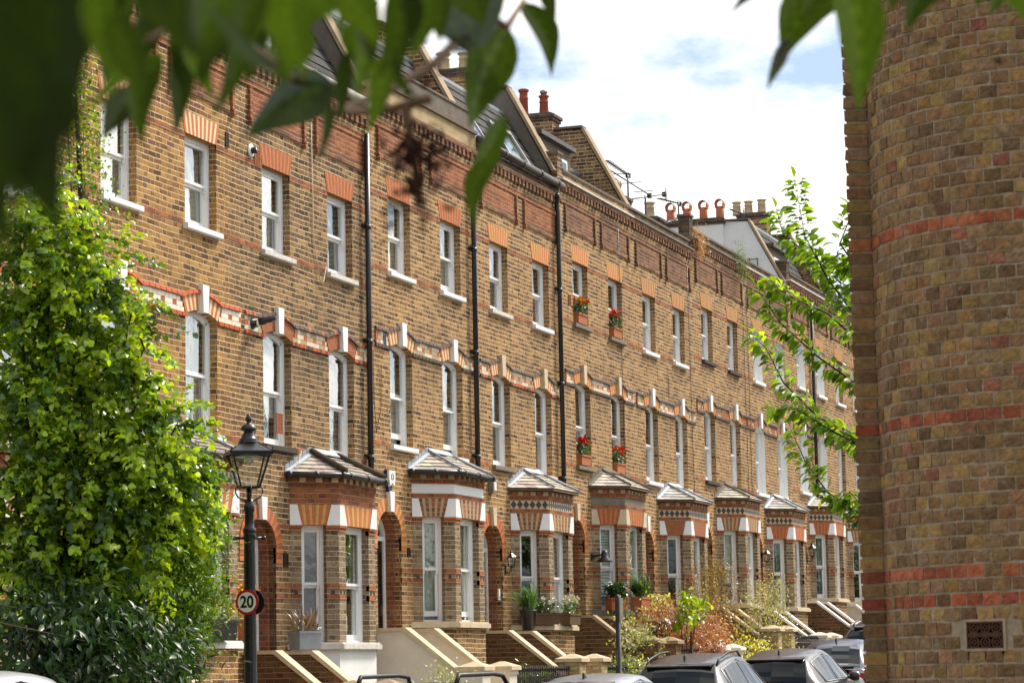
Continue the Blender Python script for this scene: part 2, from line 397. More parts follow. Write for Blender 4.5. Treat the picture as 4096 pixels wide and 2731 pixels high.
FR = lambda y, z, x: (x, y, z)
_cache = {}
def shared(key, fn):
    if key not in _cache: _cache[key] = fn()
    return _cache[key]

BAYP = [(0., 1.66), (.54, 2.20), (.54, 3.62), (0., 4.16)]
def bay_ring(off):
    """plan of the canted bay, each face pushed out by off"""
    k = off * math.tan(pi / 8)
    return [(0., 1.66 - off * sqrt(2)), (.54 + off, 2.20 - k), (.54 + off, 3.62 + k), (0., 4.16 + off * sqrt(2))]
BFACES = []
for (xa, ya), (xb, yb) in zip(BAYP[:-1], BAYP[1:]):
    L = sqrt((xb - xa) ** 2 + (yb - ya) ** 2); t = ((xb - xa) / L, (yb - ya) / L); BFACES.append(((xa, ya), t, (t[1], -t[0]), L))
BWIN = [(.175, .565), (.26, 1.16), (.195, .585)]       # window openings along each face
BZ0, BZ1 = -2.86, -1.15
def ring_band(mb, o, z0, z1, m):
    r = bay_ring(o); n = len(r)
    mb.slab([(x, y, z0) for x, y in [(-.02, r[0][1])] + r + [(-.02, r[3][1])]], (0, 0, z1 - z0), m)

def house(k, sp):
    y0, g = hbase(k)
    root = thing('terraced_house', sp['label'], 'house', (0, y0, g), 0, 'terraced houses along the street')
    W = sp['wall']; rs = random.Random(100 + k)
    eave = sp['top'] == 'gutter'
    zt = 5.53
    # --- front wall with its openings
    holes = []
    for a, b in WY:
        holes.append([(a, Z2), (b, Z2), (b, Z2 + H2W), (a, Z2 + H2W)])
        holes.append([(a, Z1), (b, Z1)] + arc(a, b, Z1 + H1W, RISE)[::-1])
    DC, DA, DB, DS = .63, .52, .40, -1.50      # door arch: centre, half width, rise, springing
    ell = lambda a, b, n=14: [(DC + a * cos(pi * i / n), DS + b * sin(pi * i / n)) for i in range(n + 1)]
    door = [(DC - DA, -3.5), (DC + DA, -3.5)] + ell(DA, DB)
    holes.append(door)
    holes.append([(1.80, -2.8), (4.02, -2.8), (4.02, -1.2), (1.80, -1.2)])
    outer = [(0, -6.2), (HW, -6.2), (HW, zt), (0, zt)]
    loops = [outer] + holes
    pts = [p for l in loops for p in l]
    tris = tessellate_polygon([[Vector((p[0], p[1], 0)) for p in l] for l in loops])
    mb = MB()
    mb.mesh([(0, p[0], p[1]) for p in pts], tris, W)
    for i, h in enumerate(holes):
        dep = -.24 if i < 4 else (-.11 if i == 4 else -.3)
        mm = 'render' if (sp.get('whiterev') and i < 4) else ('tan' if W != 'gold' else 'gold') if i < 4 else 'stepbrick' if W == 'brown' else W
        if W == 'brown' and i < 4 and not sp.get('whiterev'): mm = 'brown'
        for a, b in zip(h, h[1:] + h[:1]): mb.poly([(0, *a), (0, *b), (dep, *b), (dep, *a)], mm)
    # a second, narrower order inside the door recess
    ya, yb = DC - DA + .06, DC + DA - .06
    inn = [(ya, -3.5), (yb, -3.5)] + ell(DA - .06, DB - .05)
    for a, b, a2, b2 in zip(door[1:], door[2:] + door[:1], inn[1:], inn[2:] + inn[:1]):
        mb.poly([(-.11, *a), (-.11, *b), (-.11, *b2), (-.11, *a2)], 'red'); mb.poly([(-.11, *a2), (-.11, *b2), (-.40, *b2), (-.40, *a2)], 'red' if max(a[1], b[1]) > DS - .6 else W)
    fw = mb.build('front_wall', root, recalc=False)
    fix_normals(fw.data, True)
    # rooms behind (one shell, so that nothing is seen through the house)
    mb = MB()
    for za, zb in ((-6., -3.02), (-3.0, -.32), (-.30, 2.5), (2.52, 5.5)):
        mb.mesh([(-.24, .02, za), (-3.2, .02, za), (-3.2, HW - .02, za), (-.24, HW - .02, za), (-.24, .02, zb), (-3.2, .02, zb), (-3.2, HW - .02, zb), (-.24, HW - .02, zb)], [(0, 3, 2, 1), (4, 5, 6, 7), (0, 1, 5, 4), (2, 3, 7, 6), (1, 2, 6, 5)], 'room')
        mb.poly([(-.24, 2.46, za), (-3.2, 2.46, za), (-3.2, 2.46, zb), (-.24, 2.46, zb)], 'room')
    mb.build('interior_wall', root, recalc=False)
    # --- string courses of red brick, one part for each run
    c = .0765; rm = sp.get('string', 'red')
    def course(z, spans, mm=rm, o=.005):
        for a, b in spans:
            q = MB(); q.box(-.02, o, a, b, z, z + c, mm); q.build('string_course', root)
    gaps = [(0., WY[0][0] - .0), (WY[0][1], WY[1][0]), (WY[1][1], HW)]
    sg = [(0., WY[0][0] - .07), (WY[0][1] + .09, WY[1][0] - .07), (WY[1][1] + .09, HW)]
    course(2.755, sg); course(3.955, gaps); course(-.075, sg)
    course(-1.22, [(DC + .74, 1.66), (4.16, HW)])
    for z in (-2.09, -2.24): course(z, [(DC + .52, 1.66), (4.16, HW), (0., DC - .52)])
    # --- frieze of glazed bricks between moulded courses
    d_up, d_lo = sp['dent']; t1, t2 = sp['tile']
    cs = [(a + b) / 2 for a, b in WY]; MBs, MUs, MLs = [[MB(), MB(), MB()] for _ in range(3)]
    seg = lambda y: 0 if y < cs[0] else (1 if y < cs[1] else 2)
    def ztop(y):
        x = min(abs(y - q) for q in cs)
        if x < .62:
            return 1.803 + .115 * (1 - (x / .62) ** 2)
        return 1.803 + .016 * min(1, (x - .62) / .12)
    ys = .0; ye = HW if sp.get('run') else HW - .02
    if not sp.get('run'): ys = .13
    y = ys; i = 0
    while y < ye - .03:
        yn = min(y + .082, ye)
        za, zb = ztop(y), ztop(yn); o = .040 + (.004 if i % 2 else 0)
        if not any(abs((y + yn) / 2 - q) < .085 for q in cs):
            mm = d_up if isinstance(d_up, str) else rs.choice(d_up)
            MUs[seg((y + yn) / 2)].mesh([(0, y + .003, za - .053), (o, y + .003, za - .053), (o, yn - .003, zb - .053), (0, yn - .003, zb - .053), (0, y + .003, za), (o - .012, y + .003, za), (o - .012, yn - .003, zb), (0, yn - .003, zb)], MB.BOXF, mm)
            if not any(abs((y + yn) / 2 - q) < .50 for q in cs):
                mm = d_lo if isinstance(d_lo, str) else rs.choice(d_lo)
                MLs[seg((y + yn) / 2)].box(-.01, o - .012, y + .003, yn - .003, 1.495, 1.549, mm)
        y = yn; i += 1
    for r in range(3):
        z = 1.553 + r * .071; y = ys - (.0 if r % 2 else .115); q = 0
        while y < ye:
            L = .225 if q % 2 == (r % 2) else .108
            a, b = max(y, ys), min(y + L, ye)
            # stop against the arch
            for ccy in cs:
                lim = .545 + .045 * r
                if a < ccy - lim < b: b = ccy - lim - .004
                elif a < ccy + lim < b: a = ccy + lim + .004
                elif ccy - lim <= a and b <= ccy + lim: b = a
            if b - a > .02:
                mm = t2 if (r == 1 and L < .2) else t1
                if isinstance(mm, tuple): mm = rs.choice(mm)
                MBs[seg((a + b) / 2)].box(-.01, .006, a, b, z, z + .066, mm)
            y += L + .008; q += 1
    if sp.get('endred', True):
        for r in range(4):
            MBs[0].box(-.01, .02, ys - .0, ys + .05 + .04 * (r % 2), 1.553 + r * .055, 1.60 + r * .055, 'redtile')
    for mb, mu, ml in zip(MBs, MUs, MLs):
        fz = mb.build('frieze', root); mu.build('dentil_course', fz); ml.build('dentil_course', fz)
    # --- windows
    cur = sp['cur']
    for fl in (0, 1):
        for j, (a, b) in enumerate(WY):
            w = b - a; z, h, rise = (Z2, H2W, 0) if fl else (Z1, H1W, RISE)
            ol = sp.get('open', {}).get((fl, j), 0)
            fm = 'frame'
            fr, pn = shared(('sash', fl, fm, ol), lambda: sash(w, h, rise, fm, ol))
            wo = inst('window', fr, root, (0, a, z)); inst('pane', pn, wo, (0, 0, 0), (rs.uniform(-.008, .008), rs.uniform(-.012, .012), rs.uniform(-.012, .012)))
            st = cur[fl * 2 + j]
            if st: inst('curtain', shared(('dr', fl, st), lambda: drape(w, h, st)), wo)
            sm = sp['sill'][fl * 2 + j]
            def msill():
                q = MB(); q.slab([(-.20, -.055, 0), (.075, -.055, -.018), (.075, -.055, -.085), (.06, -.055, -.10), (-.0, -.055, -.10), (-.20, -.055, -.06)], (0, w + .13, 0), sm)
                return q.data('sill', True)
            inst('sill', shared(('sill', sm, w), msill), wo)
            # head
            q = MB(); am = sp['arch2'] if fl else sp['arch']; yc = w / 2
            if fl:
                voussoirs(q, lambda t: (w * t, h), lambda t: (-.10 + (w + .2) * t, h + .305), 17, am, -.03, .007, FR)
                inst('lintel', shared(('lin', str(am)), lambda: q.data('lintel', True)), root, (0, a, z))
            else:
                A = lambda t: (w * t, h + rise * (1 - (2 * t - 1) ** 2))
                O = lambda t: (-.115 + (w + .23) * t, 1.752 + .110 * (1 - (2 * t - 1) ** 2) - z)
                for lo, hi, n in ((0, .5, 9), (.5, 1., 9)):
                    voussoirs(q, lambda t: A(lo + (hi - lo) * t), lambda t: O(lo + (hi - lo) * t), n, am if lo == 0 else am[::-1], -.03, .010, FR)
                ao = inst('arch', shared(('arch', str(am)), lambda: q.data('arch', True)), root, (0, a, z))
                q2 = MB()
                q2.slab([(-.03, yc - .078, h + .055), (-.03, yc + .078, h + .055), (-.03, yc + .102, 1.985 - z), (-.03, yc - .102, 1.985 - z)], (.105, 0, 0), sp['key'])
                inst('keystone', shared(('key', sp['key']), lambda: q2.data('keystone', True)), ao)
    cornice(root, sp, rs, zt)
    bay(root, sp, rs)
    doorway(root, sp, rs, ell, DC, DA, DB, DS)
    return root

def fix_normals(me, front):
    """wall sheet: make the sheet face +X and reveals face into their openings"""
    import bmesh
    b = bmesh.new(); b.from_mesh(me); bmesh.ops.remove_doubles(b, verts=b.verts, dist=1e-5)
    bmesh.ops.recalc_face_normals(b, faces=b.faces); b.normal_update()
    s = sum(f.normal.x * f.calc_area() for f in b.faces)
    if s < 0: bmesh.ops.reverse_faces(b, faces=b.faces)
    b.to_mesh(me); b.free()

def cornice(root, sp, rs, zt):
    R = sp.get('panel', 'red'); W = sp.get('cwall', 'brown'); D = sp.get('corb', 'dred')
    mb = MB()
    mb.box(-.02, .022, 0, HW, 5.10, 5.175, D if sp.get('sooty') else R)
    mb.box(-.02, .030, 0, HW, 5.175, 5.20, D)
    mb.box(-.02, .010, 0, HW, 5.20, 5.325, W)
    mb.box(-.02, .012, 0, HW, 5.325, 5.44, W)
    y = .06
    while y < HW - .1:
        mb.box(-.0, .06, y, y + .105, 5.325 + rs.uniform(-.004, .004), 5.442, D); y += .21
    mb.box(-.02, .068, 0, HW, 5.442, 5.53, D)
    # panels and the pilaster strips that divide them
    edges = [.30, 2.24, 2.70, 4.64]
    mb.box(-.02, .008, .34, 2.20, 4.70, 5.10, R); mb.box(-.02, .008, 2.74, 4.60, 4.70, 5.10, R)
    mb.box(-.02, .008, 2.29, 2.65, 4.78, 5.10, W)
    mb.box(-.02, .022, .34, 2.20, 4.60, 4.70, D); mb.box(-.02, .022, 2.74, 4.60, 4.60, 4.70, D)
    for e in edges:
        mb.box(-.02, .045, e, e + .075, 4.62, 5.10, R); mb.box(-.02, .062, e + .005, e + .07, 4.53, 4.62, R)
        mb.box(-.02, -.002 + .006, e + .075, e + .095, 4.62, 5.10, 'darkbrick')  # dark strip painted along each pilaster for the groove's shadow
    mb.build('cornice', root)
    if sp['top'] == 'parapet':
        mb = MB()
        mb.box(-.30, .10, -.0, HW, 5.53, 5.565, sp.get('ledge', 'greystone'))
        mb.box(-.28, -.02, 0, HW, 5.565, 5.745, sp.get('pwall', 'darkbrick'))
        mb.box(-.28, -.015, 0, .30, 5.745, 6.05, sp.get('pwall', 'darkbrick')) if sp.get('upstand') else None
        p = mb.build('parapet', root)
        mb = MB(); mb.box(-.31, .005, .30 if sp.get('upstand') else 0, HW, 5.745, 5.795, 'sootcoping')
        if sp.get('upstand'): mb.box(-.31, .01, -.03, .33, 6.05, 6.10, 'sootcoping')
        mb.build('coping', p)
    elif sp['top'] == 'stucco':
        mb = MB()
        mb.box(-.30, .055, 0, HW, 5.53, 5.80, 'buff'); mb.box(-.30, .10, 0, HW, 5.80, 5.86, 'sootcoping'); mb.box(-.28, .03, 0, HW, 5.86, 6.16, 'cement'); mb.box(-.30, .05, 0, HW, 6.16, 6.20, 'sootcoping')
        mb.build('parapet', root)
    else:
        mb = MB(); mb.box(-.24, .03, 0, HW, 5.53, 5.66, 'darkbrick'); mb.build('eaves_course', root)
        gm = sp.get('gut', 'gutter')
        mb = MB(); mb.tube([(.10, .02, 5.735), (.10, HW - .05, 5.70)], .068, gm, 10)
        for i in range(5):
            yy = .35 + i * 1.05; mb.tube([(.10, yy - .05, 5.733 - .007 * i), (.10, yy + .05, 5.732 - .007 * i)], .078, gm, 10)
        mb.build('gutter', root)
    # --- roof: steep slated front slope and flat top
    z0 = 5.62 if eave_top(sp) else 5.60
    if sp.get('roof', True):
        mb = MB()
        P = lambda t, y: Vector((-.10 - .98 * t if eave_top(sp) else -.32 - .78 * t, y, z0 + sp.get('rh', 1.62) * t))
        slates(mb, P(0, .14), P(0, HW - .14), P(1, .14), P(1, HW - .14), 8, .28, rs, (.050, .046, .046), .006, 'roofslate')
        mb.slab([P(0, .12) - Vector((.05, 0, .05)), P(0, HW - .12) - Vector((.05, 0, .05)), P(1, HW - .12) - Vector((.05, 0, .02)), P(1, .12) - Vector((.05, 0, .02))], (-.06, 0, 0), 'sootcoping')
        pz = P(1, 0); mb.box(-3.4, pz.x + .03, .12, HW - .12, pz.z - .03, pz.z + .03, 'lead')
        ro = mb.build('roof', root)
        for (ya, yb, ta, tb) in sp.get('sky', []):
            mb = MB(); n = (P(1, 0) - P(0, 0)).normalized(); nn = Vector((n.z, 0, -n.x))
            q = lambda y, t, o: P(t, y) + nn * o
            for a, b, c2, d2 in ((ya, yb, ta, ta + .05), (ya, yb, tb - .05, tb), (ya, ya + .06, ta + .05, tb - .05), (yb - .06, yb, ta + .05, tb - .05)):
                mb.slab([q(a, c2, .02), q(b, c2, .02), q(b, d2, .02), q(a, d2, .02)], nn * .07, 'alu')
            sk = mb.build('skylight', root)
            mb = MB(); mb.poly([q(ya + .06, ta + .05, .07), q(yb - .06, ta + .05, .07), q(yb - .06, tb - .05, .07), q(ya + .06, tb - .05, .07)], 'glass')
            mb.poly([q(ya + .06, ta + .05, .03), q(yb - .06, ta + .05, .03), q(yb - .06, tb - .05, .03), q(ya + .06, tb - .05, .03)], 'greycurtain')
            mb.build('pane', sk, recalc=False)
    if sp.get('dormer'):
        mb = MB(); a, b, zt2 = .2, 2.35, 6.52
        mb.box(-1.6, -.50, a, b, 5.7, zt2, 'cement'); do = mb.build('dormer', root)
        mb = MB(); mb.box(-1.7, -.38, a - .02, b + .08, zt2, zt2 + .09, 'gutter'); mb.build('dormer_roof', do)
        mb = MB(); mb.box(-.52, -.46, a + .3, b - .3, 5.75, 6.28, 'frame'); mb.box(-.47, -.45, a + .38, a + 1.02, 5.8, 6.22, 'autoglass'); mb.box(-.47, -.45, a + 1.12, b - .38, 5.8, 6.22, 'autoglass'); mb.build('window', do)
    # --- party wall with its raking coping, chimney stack and pots (on the far boundary)
    pw = sp.get('party')
    if pw:
        zr = 0. if pw.get('wide') else .6 * sp.get('zr', 0.)
        f = pw.get('m', 'brown'); zl = 5.55; po = root; low = pw.get('low')
        if not low:
            prof = [(-.16, zl + .0), (-.16, 5.86 + zr), (-1.02, 7.52 + zr), (-1.66, 7.56 + zr), (-3.6, 7.56 + zr), (-3.6, zl)]
            mb = MB(); mb.slab([(x, HW - .11, z) for x, z in prof], (0, .22, 0), f); po = mb.build('party_wall', root)
            mb = MB(); a, b = Vector((-.08, 0, 5.80 + zr)), Vector((-1.0, 0, 7.53 + zr)); d = (b - a).normalized(); n = Vector((d.z, 0, -d.x))
            if n.x < 0: n = -n
            mb.slab([tuple(a + Vector((0, HW - .17, 0))), tuple(b + Vector((0, HW - .17, 0))), tuple(b + Vector((0, HW - .17, 0)) + n * .06), tuple(a + Vector((0, HW - .17, 0)) + n * .06)], (0, .34, 0), 'coping')
            mb.box(-1.64 if pw.get('wide') else -2.4, -.98, HW - .16, HW + .16, 7.562 + zr, 7.61 + zr, 'sootcoping')
            mb.build('coping', po)
        if pw.get('stack', True):
            wd = pw.get('wide'); xa, xb = (-3.5, -1.66) if wd else (-2.45, -1.62)
            if low: xa = pw['pots'][0][0] - .3; xb = xa + .6
            zs = 6.9 if low else 7.98 + zr + pw.get('dz', 0)
            if wd: zs = 7.62
            mb = MB(); mb.box(xa, xb, HW - .26, HW + .26, 5.6, zs - .14, f if wd else pw.get('sm', 'brown'))
            mb.box(xa - .03, xb + .03, HW - .29, HW + .29, zs - .14, zs - .07, 'darkbrick'); mb.box(xa - .06, xb + .06, HW - .32, HW + .32, zs - .07, zs, 'darkbrick')
            mb.slab([(xa - .05, HW - .2, zs), (xb + .05, HW - .2, zs), (xb - .06, HW - .2, zs + .06), (xa + .06, HW - .2, zs + .06)], (0, .4, 0), 'sootcoping')
            so = mb.build('chimney_stack', root)
            for (px, h, r, m, kind) in pw['pots']:
                pot(so, (px, HW, zs + .03), h, r, m, kind)
def eave_top(sp): return sp['top'] == 'gutter'

def pot(parent, loc, h, r, m, kind='plain'):
    def mk():
        q = MB()
        if kind == 'horn':
            q.lathe([(r, 0), (r * 1.0, .06), (r * .98, h * .62)], (0, 0, 0), m, 14)
            # hooded top with two round eyes: a half barrel on cheeks
            n = 9; pr = []
            for i in range(n + 1):
                a = pi * i / n; pr.append((r * 1.12 * cos(a), h * .72 + r * 1.25 * sin(a)))
            inn = [(x * .84, h * .72 + (z - h * .72) * .84) for x, z in pr]
            q.slab([(x, -r, z) for x, z in pr] + [(x, -r, z) for x, z in inn[::-1]], (0, 2 * r, 0), m)
            for sgn in (-1, 1):
                q.slab([(sgn * r * .99, -r, h * .55), (sgn * r * .80, -r, h * .55), (sgn * r * .78, -r, h * .75), (sgn * r * 1.08, -r, h * .75)], (0, 2 * r, 0), m)
        else:
            q.lathe([(r * 1.02, 0), (r, .05), (r * .86, h * .62), (r * 1.04, h * .66), (r * .88, h * .70), (r * .84, h * .88), (r * 1.12, h * .92), (r * 1.12, h * .98), (r * .9, h), (r * .7, h - .01), (r * .66, h * .7)], (0, 0, 0), m, 16)
            if kind == 'cowl': q.lathe([(r * .6, h), (r * .66, h + .05), (r * .8, h + .06), (r * .8, h + .10), (r * .5, h + .12)], (0, 0, 0), 'alu', 14)
        return q.data('chimney_pot')
    inst('chimney_pot', shared(('pot', h, r, m, kind), mk), parent, loc)

def slates(mb, a0, a1, b0, b1, rows, w, rs, base, gap=.006, mat='slate'):
    """rows of separate slates between the eave edge a0-a1 and the top edge b0-b1"""
    a0, a1, b0, b1 = map(Vector, (a0, a1, b0, b1))
    nrm = (a1 - a0).cross(b0 - a0).normalized()
    for r in range(rows):
        t0, t1 = r / rows, min(1., (r + 1.12) / rows)
        p0, p1 = a0.lerp(b0, t0), a1.lerp(b1, t0); q0, q1 = a0.lerp(b0, t1), a1.lerp(b1, t1)
        L = (a1 - a0).length; d = (a1 - a0).normalized()
        s = -w * .5 * (r % 2)
        A0, A1 = (p0 - a0).dot(d), (p1 - a0).dot(d); C0, C1 = (q0 - a0).dot(d), (q1 - a0).dot(d)
        up = (b0 - a0) - d * (b0 - a0).dot(d)
        while s < L:
            e = s + w
            lo0, lo1 = max(s, A0), min(e, A1); hi0, hi1 = max(s, C0), min(e, C1)
            if lo1 - lo0 > .015:
                if hi1 < hi0: m_ = (hi0 + hi1) / 2; hi0 = hi1 = min(max(m_, C0), C1)
                pt = lambda x, t: a0 + d * x + up * t
                k = .020 + rs.uniform(0, .006); j = rs.uniform(-.006, .006)
                c = jit(base, .28, rs)
                v = [pt(lo0 + gap / 2, t0) + nrm * k, pt(lo1 - gap / 2, t0 + j) + nrm * k, pt(hi1 - gap / 2 if hi1 > hi0 else hi1, t1) + nrm * .004, pt(hi0 + gap / 2 if hi1 > hi0 else hi0, t1) + nrm * .004]
                mb.slab(v, -nrm * .012, mat, c)
            s = e

def bay(root, sp, rs):
    W = sp.get('bwall', 'grey'); bt = sp['bay']
    mb = MB()
    # plinth below the sill
    ring_band(mb, .0, -6.2, BZ0 - .10, sp.get('plinth', sp['wall']))
    for (P, t, n, L), (a, b) in zip(BFACES, BWIN):
        for q0, q1 in ((0, a), (b, L)):
            mb.obox(P, t, n, q0, q1, -.22, 0, BZ0, BZ1 + .02, W)
            for z in (-2.09, -2.24): mb.obox(P, t, n, q0, q1, -.05, .007, z, z + .0765, sp.get('string', 'red'))
            mb.obox(P, t, n, q0 - .0, q1, -.05, .010, -1.255, -1.19, 'red')
            mb.obox(P, t, n, q0 - .012, q1 + .012, -.05, .030, -1.19, -1.145, 'red')
            k = max(1, int((q1 - q0) / .1))
            for i in range(k):
                if rs.random() < .7:
                    yy = q0 + (i + .5) * (q1 - q0) / k; mb.obox(P, t, n, yy - .028, yy + .028, -.02, .005, -2.16, -2.10, 'darkstone')  # square holes shown as dark blocks, shade put into their colour
    # wall over the windows (lintel core) and the bands above it
    for (P, t, n, L), (a, b) in zip(BFACES, BWIN):
        mb.obox(P, t, n, 0, L, -.20, .0, BZ1 + .005, -.845, 'red')
    ring_band(mb, .022, -.845, -.77, sp.get('string', 'red'))
    ring_band(mb, .004, -.77, -.61, {'white': 'white', 'red': 'red', 'stone': 'greystone'}.get(bt, 'tilepale' if bt == 'diamondgrey' else 'tilecream'))
    ring_band(mb, .025, -.61, -.535, sp.get('string', 'red'))
    ring_band(mb, .030, -.535, -.42, 'dred')
    for (P, t, n, L) in BFACES:
        # alternating header course
        k = int(L / .115); ww = L / k
        for i in range(k):
            mm = sp['cog'][i % 2]
            mb.obox(P, t, n, i * ww + .012, (i + 1) * ww - .012, .0, .044, -.525, -.455, mm)
        if bt.startswith('diamond'):
            k = max(5, int(L / .122)); ww = L / k; dm = 'tilegrey' if bt == 'diamondgrey' else 'tileblack'
            for i in range(k):
                yc = (i + .5) * ww
                q = [(yc, -.765), (yc + ww * .49, -.69), (yc, -.615), (yc - ww * .49, -.69)]
                mb.slab([(P[0] + t[0] * y + n[0] * .003, P[1] + t[1] * y + n[1] * .003, z) for y, z in q], (n[0] * .006, n[1] * .006, 0), dm)
    b_o = mb.build('bay', root)
    for (P, t, n, L), (a, b) in zip(BFACES, BWIN):
        mb = MB(); pl = lambda y, z, x: (P[0] + t[0] * y + n[0] * x, P[1] + t[1] * y + n[1] * x, z)
        ia, ib = a * .62, L - (L - b) * .62
        voussoirs(mb, lambda u: (a + (b - a) * u, BZ1), lambda u: (ia + (ib - ia) * u, -.85), 11 if L > 1 else 9, sp['barch'], -.05, .020, pl)
        mb.build('bay_lintel', root)
    for (P, t, n, L), (a, b) in zip(BFACES, BWIN):
        pl = lambda y, x, z: (P[0] + t[0] * y + n[0] * x, P[1] + t[1] * y + n[1] * x, z)
        for s0, s1, s2 in ((0 - .012, a * .60, a), (L + .012, L - (L - b) * .60, b)):
            mb = MB(); mb.slab([pl(s0, -.03, BZ1 - .004), pl(s2, -.03, BZ1 - .004), pl(s1, -.03, -.852), pl(s0, -.03, -.852)], (n[0] * .062, n[1] * .062, 0), sp['bkey']); mb.build('keystone', root)
    # sill
    mb = MB(); ring_band(mb, .085, BZ0 - .10, BZ0 - .025, sp['bsill']); ring_band(mb, .055, BZ0 - .025, BZ0, sp['bsill']); mb.build('bay_sill', root)
    # windows of the three faces
    for i, ((P, t, n, L), (a, b)) in enumerate(zip(BFACES, BWIN)):
        w, h = b - a, BZ1 - BZ0
        fr, pn = shared(('bsash', i, sp.get('bopen', 0)), lambda: sash(w, h, 0, 'frame', sp.get('bopen', 0)))
        o = inst('bay_window', fr, root, (P[0] + t[0] * a, P[1] + t[1] * a, BZ0), (0, 0, math.atan2(n[1], n[0])))
        inst('pane', pn, o, (0, 0, 0), (0, rs.uniform(-.015, .015), rs.uniform(-.02, .02)))
        if sp['bcur']: inst('curtain', shared(('bdr', i, sp['bcur']), lambda: drape(w, h, sp['bcur'])), o)
    # roof of the bay
    e = bay_ring(.13); ze, zr = -.405, -.055
    ap0, ap1 = (.0, 2.43, zr), (.0, 3.40, zr)
    pts = [Vector((x, y, ze)) for x, y in e]
    A0, A1 = Vector(ap0), Vector(ap1); sc = sp.get('slate', (.42, .36, .31))
    mb = MB(); o = Vector((0, 0, .0))
    for a, b, c2, d2 in ((pts[0], pts[1], A0, A0), (pts[1], pts[2], A0, A1), (pts[2], pts[3], A1, A1)):
        slates(mb, a, b, c2, d2, 5, .21, rs, sc)
        mb.poly([a, b, d2, c2] if c2 != d2 else [a, b, c2], 'sootcoping')
    ring_band(mb, .13, ze - .035, ze - .004, 'wood')
    r_o = mb.build('bay_roof', root)
    mb = MB(); hm = sp.get('hip', 'lead'); hr = .05 if hm == 'moss' else .022
    mb.tube([pts[1] + Vector((.02, 0, .04)), A0 + Vector((.02, 0, .04))], hr, hm, 8); mb.tube([pts[2] + Vector((.02, 0, .04)), A1 + Vector((.02, 0, .04))], hr, hm, 8)
    # stepped lead flashing up the wall on both sides and along the top
    for a, b in ((pts[0], A0), (pts[3], A1)):
        for i in range(6):
            p, q = a.lerp(b, i / 6), a.lerp(b, (i + 1) / 6)
            mb.slab([(.004, p.y, p.z), (.004, q.y, q.z), (.004, q.y, q.z + .10), (.004, p.y + (q.y - p.y) * .15, q.z + .075)], (.006, 0, 0), hm if hm != 'moss' else 'lead')
        mb.slab([a + Vector((.0, 0, .02)), b + Vector((.0, 0, .02)), b + Vector((.07, 0, -.01)), a + Vector((.05, .04 if b is A0 else -.04, .01))], (0, 0, .016), 'lead' if hm == 'moss' else hm)
    mb.slab([A0 + Vector((0, 0, .075)), A1 + Vector((0, 0, .075)), A1 + Vector((.09, 0, .0)), A0 + Vector((.09, 0, .0))], (.0, 0, .016), 'lead' if hm == 'moss' else hm)
    mb.build('flashing', r_o)
    if sp.get('bgut'):
        e2 = bay_ring(.175); mb = MB()
        pp = [Vector((x, y, ze - .025)) for x, y in e2]; pp[0].x = pp[3].x = .05
        mb.tube(pp, .045, sp['bgut'], 10)
        for a, b in zip(pp[:-1], pp[1:]):
            for f in (.06, .5, .94): c2 = a.lerp(b, f); d = (b - a).normalized() * .03; mb.tube([c2 - d, c2 + d], .054, sp['bgut'], 10)
        mb.build('gutter', r_o)

